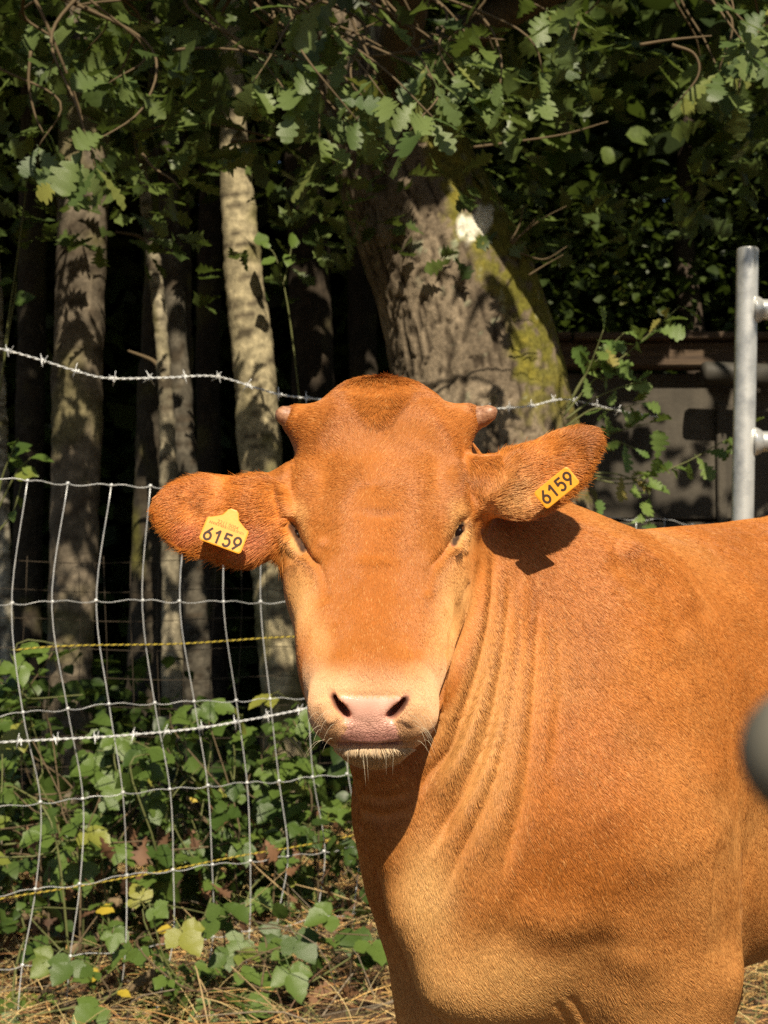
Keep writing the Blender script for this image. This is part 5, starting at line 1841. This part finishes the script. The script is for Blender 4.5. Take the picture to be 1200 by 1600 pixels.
def build_brambles():
    rng = np.random.default_rng(15)
    variants = [trifoliate(rng) for _ in range(6)]
    LM = [mesh_from('leaf', v, f, [MAT['bramble']]) for v, f in variants]
    specs = [((-60, 130), (1000, 1370), (4.45, 5.0), 60, 'bramble with pale green leaves low at the left edge behind the net'),
             ((130, 250), (1130, 1380), (4.6, 5.2), 54, 'bramble patch of mid green leaves, second from the left edge'),
             ((250, 380), (1090, 1400), (4.7, 5.3), 60, 'bramble with broad sunlit leaves below the lower barbed wire'),
             ((380, 500), (1070, 1400), (4.8, 5.4), 56, 'bramble climbing beside the muzzle of the calf'),
             ((470, 590), (1200, 1480), (4.8, 5.2), 46, 'bramble tucked behind the dark shaded shoulder of the calf'),
             ((0, 200), (1400, 1590), (4.1, 4.5), 22, 'low bramble shoots among straw in front of the fallen branch'),
             ((200, 360), (1400, 1590), (4.1, 4.5), 30, 'low bramble shoots on the dry grass under the middle of the net'),
             ((360, 580), (1410, 1600), (4.1, 4.5), 44, 'low bramble shoot with yellowing leaves on the dry grass')]
    for (xa, xb), (ya, yb), (da, db), n, lab in specs:
        dm = (da + db) / 2
        c = W((xa + xb) / 2, 935, dm)
        root = link('bramble', None, loc=(c[0], c[1], 0.0))
        tag(root, lab, 'bramble', 'brambles along the foot of the net fence')
        canes = MB()
        pts = [W(rng.uniform(xa, xb), ya + (yb - ya) * rng.random() ** .8, rng.uniform(da, db)) for _ in range(n)]
        for k in range(0, n, 5):
            grp = sorted(pts[k:k + 5], key=lambda p: p[2])
            b = np.array([grp[0][0] + rng.normal() * .05, grp[0][1] + rng.normal() * .05, -.02])
            path = catmull([b] + grp, 24)
            canes.tube(path, np.linspace(.004, .002, 24), 5, (k // 5) % 2)
        for p in pts:
            X = np.array([rng.normal() * .8, -.5 + rng.normal() * .5, -.35 + rng.normal() * .3])
            Z = np.array([0.1, -.55, .8]) + rng.normal(size=3) * .35
            o = place_leaf(root, LM[int(rng.integers(6))], p, X, Z, rng.uniform(.075, .145))
            if lab.startswith('low') and rng.random() < .06 or rng.random() < .015:
                o.data = MAT.setdefault('yl', mesh_from('leaf', *plain_leaf(.42, rng, .4, 1), [MAT['yellow_leaf']]))
        child('canes', canes.mesh('canes', [MAT['green_stem'], MAT['twig']]), root)['kind'] = 'stuff'
    # deeper undergrowth that reads as one mass
    P = clumped(4200, (-3.2, 5.0, 0.0), (1.2, 8.2, 0.85), rng, 1.8, -.05, 83, lambda Q: Q[:, 2] < .35 + .35 * noise3(Q * np.array([1, 1, 0]), 1.5, 8) + .22)
    v4 = [plain_leaf(1, rng, .38) for _ in range(6)]
    tag(link('undergrowth', leaf_mass('undergrowth', P, rng.uniform(.05, .11, len(P)), v4, MAT['bramble_mass'], rng)), kind='stuff')
    P = clumped(800, (-2.2, 4.5, 0.0), (0.25, 5.4, 0.75), rng, 2.5, .0, 84, lambda Q: Q[:, 2] < .25 + .5 * noise3(Q * np.array([1, 1, 0]), 2.2, 18) + .25)
    tag(link('ground_cover', leaf_mass('ground_cover', P, rng.uniform(.035, .075, len(P)), v4, MAT['bramble_mass'], rng)), kind='stuff')

def shoot_plant(name, label, shoots, depth, mat, size, per, rng, variants, cat='sapling'):
    b = W(*shoots[0][0], depth)
    root = link(name, None, loc=(b[0], b[1], b[2]))
    tag(root, label, cat)
    LM = [mesh_from('leaf', v, f, [mat]) for v, f in variants]
    for pts in shoots:
        dj = rng.normal() * .06
        K = catmull([W(x, y, depth + dj * i / len(pts)) for i, (x, y) in enumerate(pts)], 24)
        V, F = tube(K, np.linspace(.0040, .0014, 24), 6)
        child('stem', mesh_from('stem', V, F, [MAT['green_stem']]), root)
        Ls = np.linalg.norm(np.diff(K, axis=0), axis=1).sum()
        n = max(2, int(Ls / per))
        for j in range(n):
            t = 1 - (1 - .25) * (j / n) * rng.uniform(.8, 1.1)
            i = int(np.clip(t, 0, 1) * 23)
            tang = unit(K[min(i + 1, 23)] - K[max(i - 1, 0)])
            X = tang * (.9 if j == 0 else .35) + rng.normal(size=3) * .55 + np.array([0, -.25, -.25])
            Z = np.array([.1, -.7, .7]) + rng.normal(size=3) * .4
            place_leaf(root, LM[int(rng.integers(len(LM)))], K[i], X, Z, size * rng.uniform(.6, 1.15))
    return root

def build_shoots():
    rng = np.random.default_rng(33)
    shoots = [[(880, 650), (930, 592), (985, 548), (1022, 515), (1062, 478)], [(884, 640), (918, 580), (943, 515)], [(884, 655), (930, 622), (985, 600), (1004, 598)],
              [(900, 738), (960, 748), (1010, 744), (1072, 722), (1130, 690), (1154, 682)], [(884, 700), (935, 684), (985, 668), (1012, 662)],
              [(900, 742), (975, 756), (1015, 744), (1026, 720)], [(882, 668), (925, 640), (960, 640), (1000, 630)], [(900, 742), (960, 740), (1010, 762), (1014, 790)],
              [(884, 645), (905, 600), (935, 560), (975, 520)], [(890, 690), (930, 700), (962, 690), (990, 700)]]
    shoot_plant('oak_shoots', 'sunlit sprig of small lobed oak leaves right of the tagged ear', shoots, 5.15, MAT['sprig'], .100, .046, rng, OAK_FINE, 'shoots')
    shoot_plant('low_sprig', 'small leafy sprig on the fence top just above the back of the calf', [[(950, 850), (958, 828), (985, 818)], [(955, 850), (975, 832), (1000, 822)], [(958, 852), (946, 832), (940, 815)]], 5.0, MAT['sprig'], .075, .05, rng, OAK_FINE, 'sprig')
    shoot_plant('leafy_sapling', 'sapling with a few lit leaves at the left edge above the net', [[(-20, 900), (0, 760), (22, 700), (25, 690)], [(-5, 800), (25, 740), (48, 715)], [(-12, 840), (20, 800), (38, 735)]], 5.4, MAT['bramble'], .085, .08, rng, ROUND, 'sapling')
    shoot_plant('leafy_sapling', 'thin sapling with two bright leaves right of the sunlit birch', [[(470, 640), (450, 480), (430, 400), (412, 385)], [(444, 440), (452, 405), (455, 388)]], 6.1, MAT['bramble'], .085, .18, rng, ROUND, 'sapling')
    shoot_plant('leafy_sapling', 'faint sapling in the shade left of the broad grey birch', [[(-5, 640), (10, 540), (25, 450), (20, 440)], [(5, 560), (40, 300), (38, 240)]], 5.8, MAT['bramble'], .085, .20, rng, ROUND, 'sapling')
    # bare twigs on the oak's right flank
    root = link('bare_twigs', None, loc=tuple(W(830, 370, 5.4)))
    tag(root, 'bare grey twigs sprouting from the mossy flank beside the paint mark', 'twigs')
    for pts in ([(798, 380), (820, 362), (850, 340), (885, 322)], [(800, 382), (830, 350), (836, 342)], [(798, 378), (812, 350), (818, 320)], [(812, 395), (850, 405), (886, 385)], [(826, 430), (850, 415), (880, 398)]):
        V, F = tube(catmull([W(x, y, 5.42) for x, y in pts], 14), np.linspace(.004, .0012, 14), 5)
        child('twig', mesh_from('twig', V, F, [MAT['twig']]), root)

def curves_object(name, pts, rad, col, mat_name, rough=0.7):
    n, k = pts.shape[:2]
    cu = bpy.data.hair_curves.new(name)
    cu.add_curves([k] * n)
    cu.points.foreach_set('position', pts.astype(np.float32).ravel())
    ra = cu.attributes.get('radius') or cu.attributes.new('radius', 'FLOAT', 'POINT')
    ra.data.foreach_set('value', np.broadcast_to(rad, (n, k)).astype(np.float32).ravel())
    ca = cu.attributes.new('Col', 'FLOAT_COLOR', 'CURVE')
    ca.data.foreach_set('color', np.concatenate([col, np.ones((n, 1))], 1).astype(np.float32).ravel())
    nt = NT(mat_name)
    at = nt.n('ShaderNodeAttribute', attribute_name='Col')
    nt.set(Base_Color=at.outputs['Color'], Roughness=rough)
    cu.materials.append(nt.m)
    return tag(link(name, cu), kind='stuff')

def build_litter():
    rng = np.random.default_rng(44)
    def straws(n, lo, hi, Lr, up, cols, r0, name, mat):
        P = np.stack([rng.uniform(lo[0], hi[0], n), rng.uniform(lo[1], hi[1], n), np.zeros(n)], 1)
        P = P[fbm(P, 1.6, 2, 91) + .5 * rng.normal(size=n) > -.35]
        n = len(P)
        P[:, 2] = ground_z(P[:, 0], P[:, 1]) + rng.uniform(-.005, .05, n) * (1 - up)
        az = rng.uniform(0, 2 * math.pi, n)
        el = np.abs(rng.normal(0, .25, n)) * (1 - up) + up * rng.uniform(.6, 1.4, n)
        D = np.stack([np.cos(az) * np.cos(el), np.sin(az) * np.cos(el), np.sin(el)], 1)
        L = rng.uniform(*Lr, n)
        Bd = rng.normal(size=(n, 3)) * .25; Bd[:, 2] = -.25 * up - .08
        k = 5
        pts = np.stack([P + (D * t + Bd * t * t) * L[:, None] for t in np.linspace(0, 1, k)], 1)
        pts[:, :, 2] = np.maximum(pts[:, :, 2], ground_z(pts[:, :, 0].ravel(), pts[:, :, 1].ravel()).reshape(n, k) + .002)
        c = np.array(cols)[rng.integers(0, len(cols), n)] * rng.uniform(.6, 1.3, (n, 1))
        curves_object(name, pts, np.array([1, .95, .8, .6, .25]) * r0, c, mat)
    straws(26000, (-2.6, 3.2), (2.9, 6.6), (.06, .24), .06, [(.62, .38, .13), (.52, .28, .10), (.30, .15, .06), (.70, .50, .22), (.12, .065, .03)], .0015, 'dry_grass', 'straw')
    straws(12000, (-3.2, -0.6), (4.2, 3.1), (.06, .22), .06, [(.50, .34, .14), (.38, .24, .10), (.24, .14, .07), (.58, .44, .22)], .0015, 'dry_grass', 'straw_near')
    straws(5200, (-2.4, 3.6), (2.6, 6.2), (.10, .32), .75, [(.60, .46, .21), (.46, .36, .15), (.26, .25, .08)], .0011, 'tall_dry_grass', 'dry_stalks')
    straws(2600, (-2.2, 3.4), (2.4, 5.4), (.06, .18), .85, [(.06, .10, .02), (.09, .13, .03), (.13, .15, .04)], .0012, 'grass', 'green_blades')
    # brown stems and broken twigs tangled at the foot of the fence
    st = MB()
    for _ in range(330):
        x = rng.uniform(-1.6, .3); y = rng.uniform(3.9, 5.6)
        z = float(ground_z(np.array([x]), np.array([y]))[0])
        a = rng.uniform(0, 6.28); L = rng.uniform(.12, .55); e = abs(rng.normal(0, .45))
        d = np.array([math.cos(a) * math.cos(e), math.sin(a) * math.cos(e), math.sin(e)]) * L
        p0 = np.array([x, y, z + .005]); w = rng.normal(size=3) * .12 * L
        st.tube(catmull([p0, p0 + d * .5 + w, p0 + d + np.array([0, 0, -.12 * L * (e > .4)])], 7), np.linspace(1, .5, 7) * rng.uniform(.0010, .0032), 5, int(rng.integers(0, 3)))
    ms = [basic('dry_stem_tan', (0.42, 0.30, 0.15), .8), basic('dry_stem_brown', (0.17, 0.10, 0.06), .85), basic('dry_stem_grey', (0.26, 0.21, 0.15), .85)]
    tag(st.build('dry_stems', ms), kind='stuff')
    # dead leaves
    n = 2600
    P = np.stack([rng.uniform(-2.6, 2.8, n), rng.uniform(3.3, 7.5, n), np.zeros(n)], 1)
    P[:, 2] = ground_z(P[:, 0], P[:, 1]) + rng.uniform(.008, .05, n)
    nt = leaf_material('dead_leaf', False, ((0.07, 0.035, 0.018), (0.19, 0.095, 0.045), (0.34, 0.20, 0.10)), .7, .1, (0.3, 0.16, 0.05))
    me = leaf_mass('leaf_litter', P, rng.uniform(.04, .10, n), OAK_COARSE, nt, rng, .05, .45)
    tag(link('leaf_litter', me), kind='stuff')
    # hanging brown leaves among the brambles
    P = np.stack([rng.uniform(-1.4, .1, 150), rng.uniform(4.5, 5.2, 150), rng.uniform(.05, .42, 150)], 1)
    me = leaf_mass('withered_leaves', P, rng.uniform(.04, .09, 150), OAK_COARSE, nt, rng, .9, .6)
    tag(link('withered_leaves', me), kind='stuff')

def log(name, label, pts, depth, r, cat):
    P = catmull([W(x, y, depth) for x, y in pts], 40)
    P += .012 * np.stack([noise3(P, 5, s_) for s_ in (1, 2, 3)], 1)
    V, F = tube(P, np.linspace(r, r * .6, 40), 16)
    ctr = np.repeat(P, 16, 0)
    V = V + unit(V - ctr) * (.006 * fbm(V, 18, 3, 7))[:, None]
    me = mesh_from(name, V, F, [MAT['bark']])
    C = np.tile((0.20, 0.145, 0.085), (len(V), 1)) * (1 + .3 * fbm(V, 6, 2, 3))[:, None]
    set_color(me, np.clip(C, .02, 1))
    o = link(name, me)
    return tag(o, label, cat)

def build_fallen_wood():
    log('fallen_branch', 'barkless fallen branch lying across dry grass at the left edge', [(-60, 1440), (20, 1440), (110, 1428), (190, 1408)], 4.9, .032, 'branch')
    log('fallen_branch', 'short weathered branch slanting through the straw below the longer one', [(70, 1505), (110, 1490), (160, 1462), (185, 1440)], 4.7, .022, 'branch')
    log('fallen_branch', 'half buried stick in dry grass near the bottom left corner', [(90, 1580), (150, 1570), (210, 1545), (240, 1520)], 4.35, .020, 'branch')

# ------------------------------------------------------------------ assemble
build_materials()
build_ground()
build_oak()
build_wood()
build_structures()
build_brambles()
build_shoots()
build_fallen_wood()
build_litter()
calf, calf_v, calf_f, calf_n = build_calf()
calf_parts(calf)
ear_tags(calf)
whiskers(calf)
calf_fur(calf, calf_v, calf_f, calf_n)
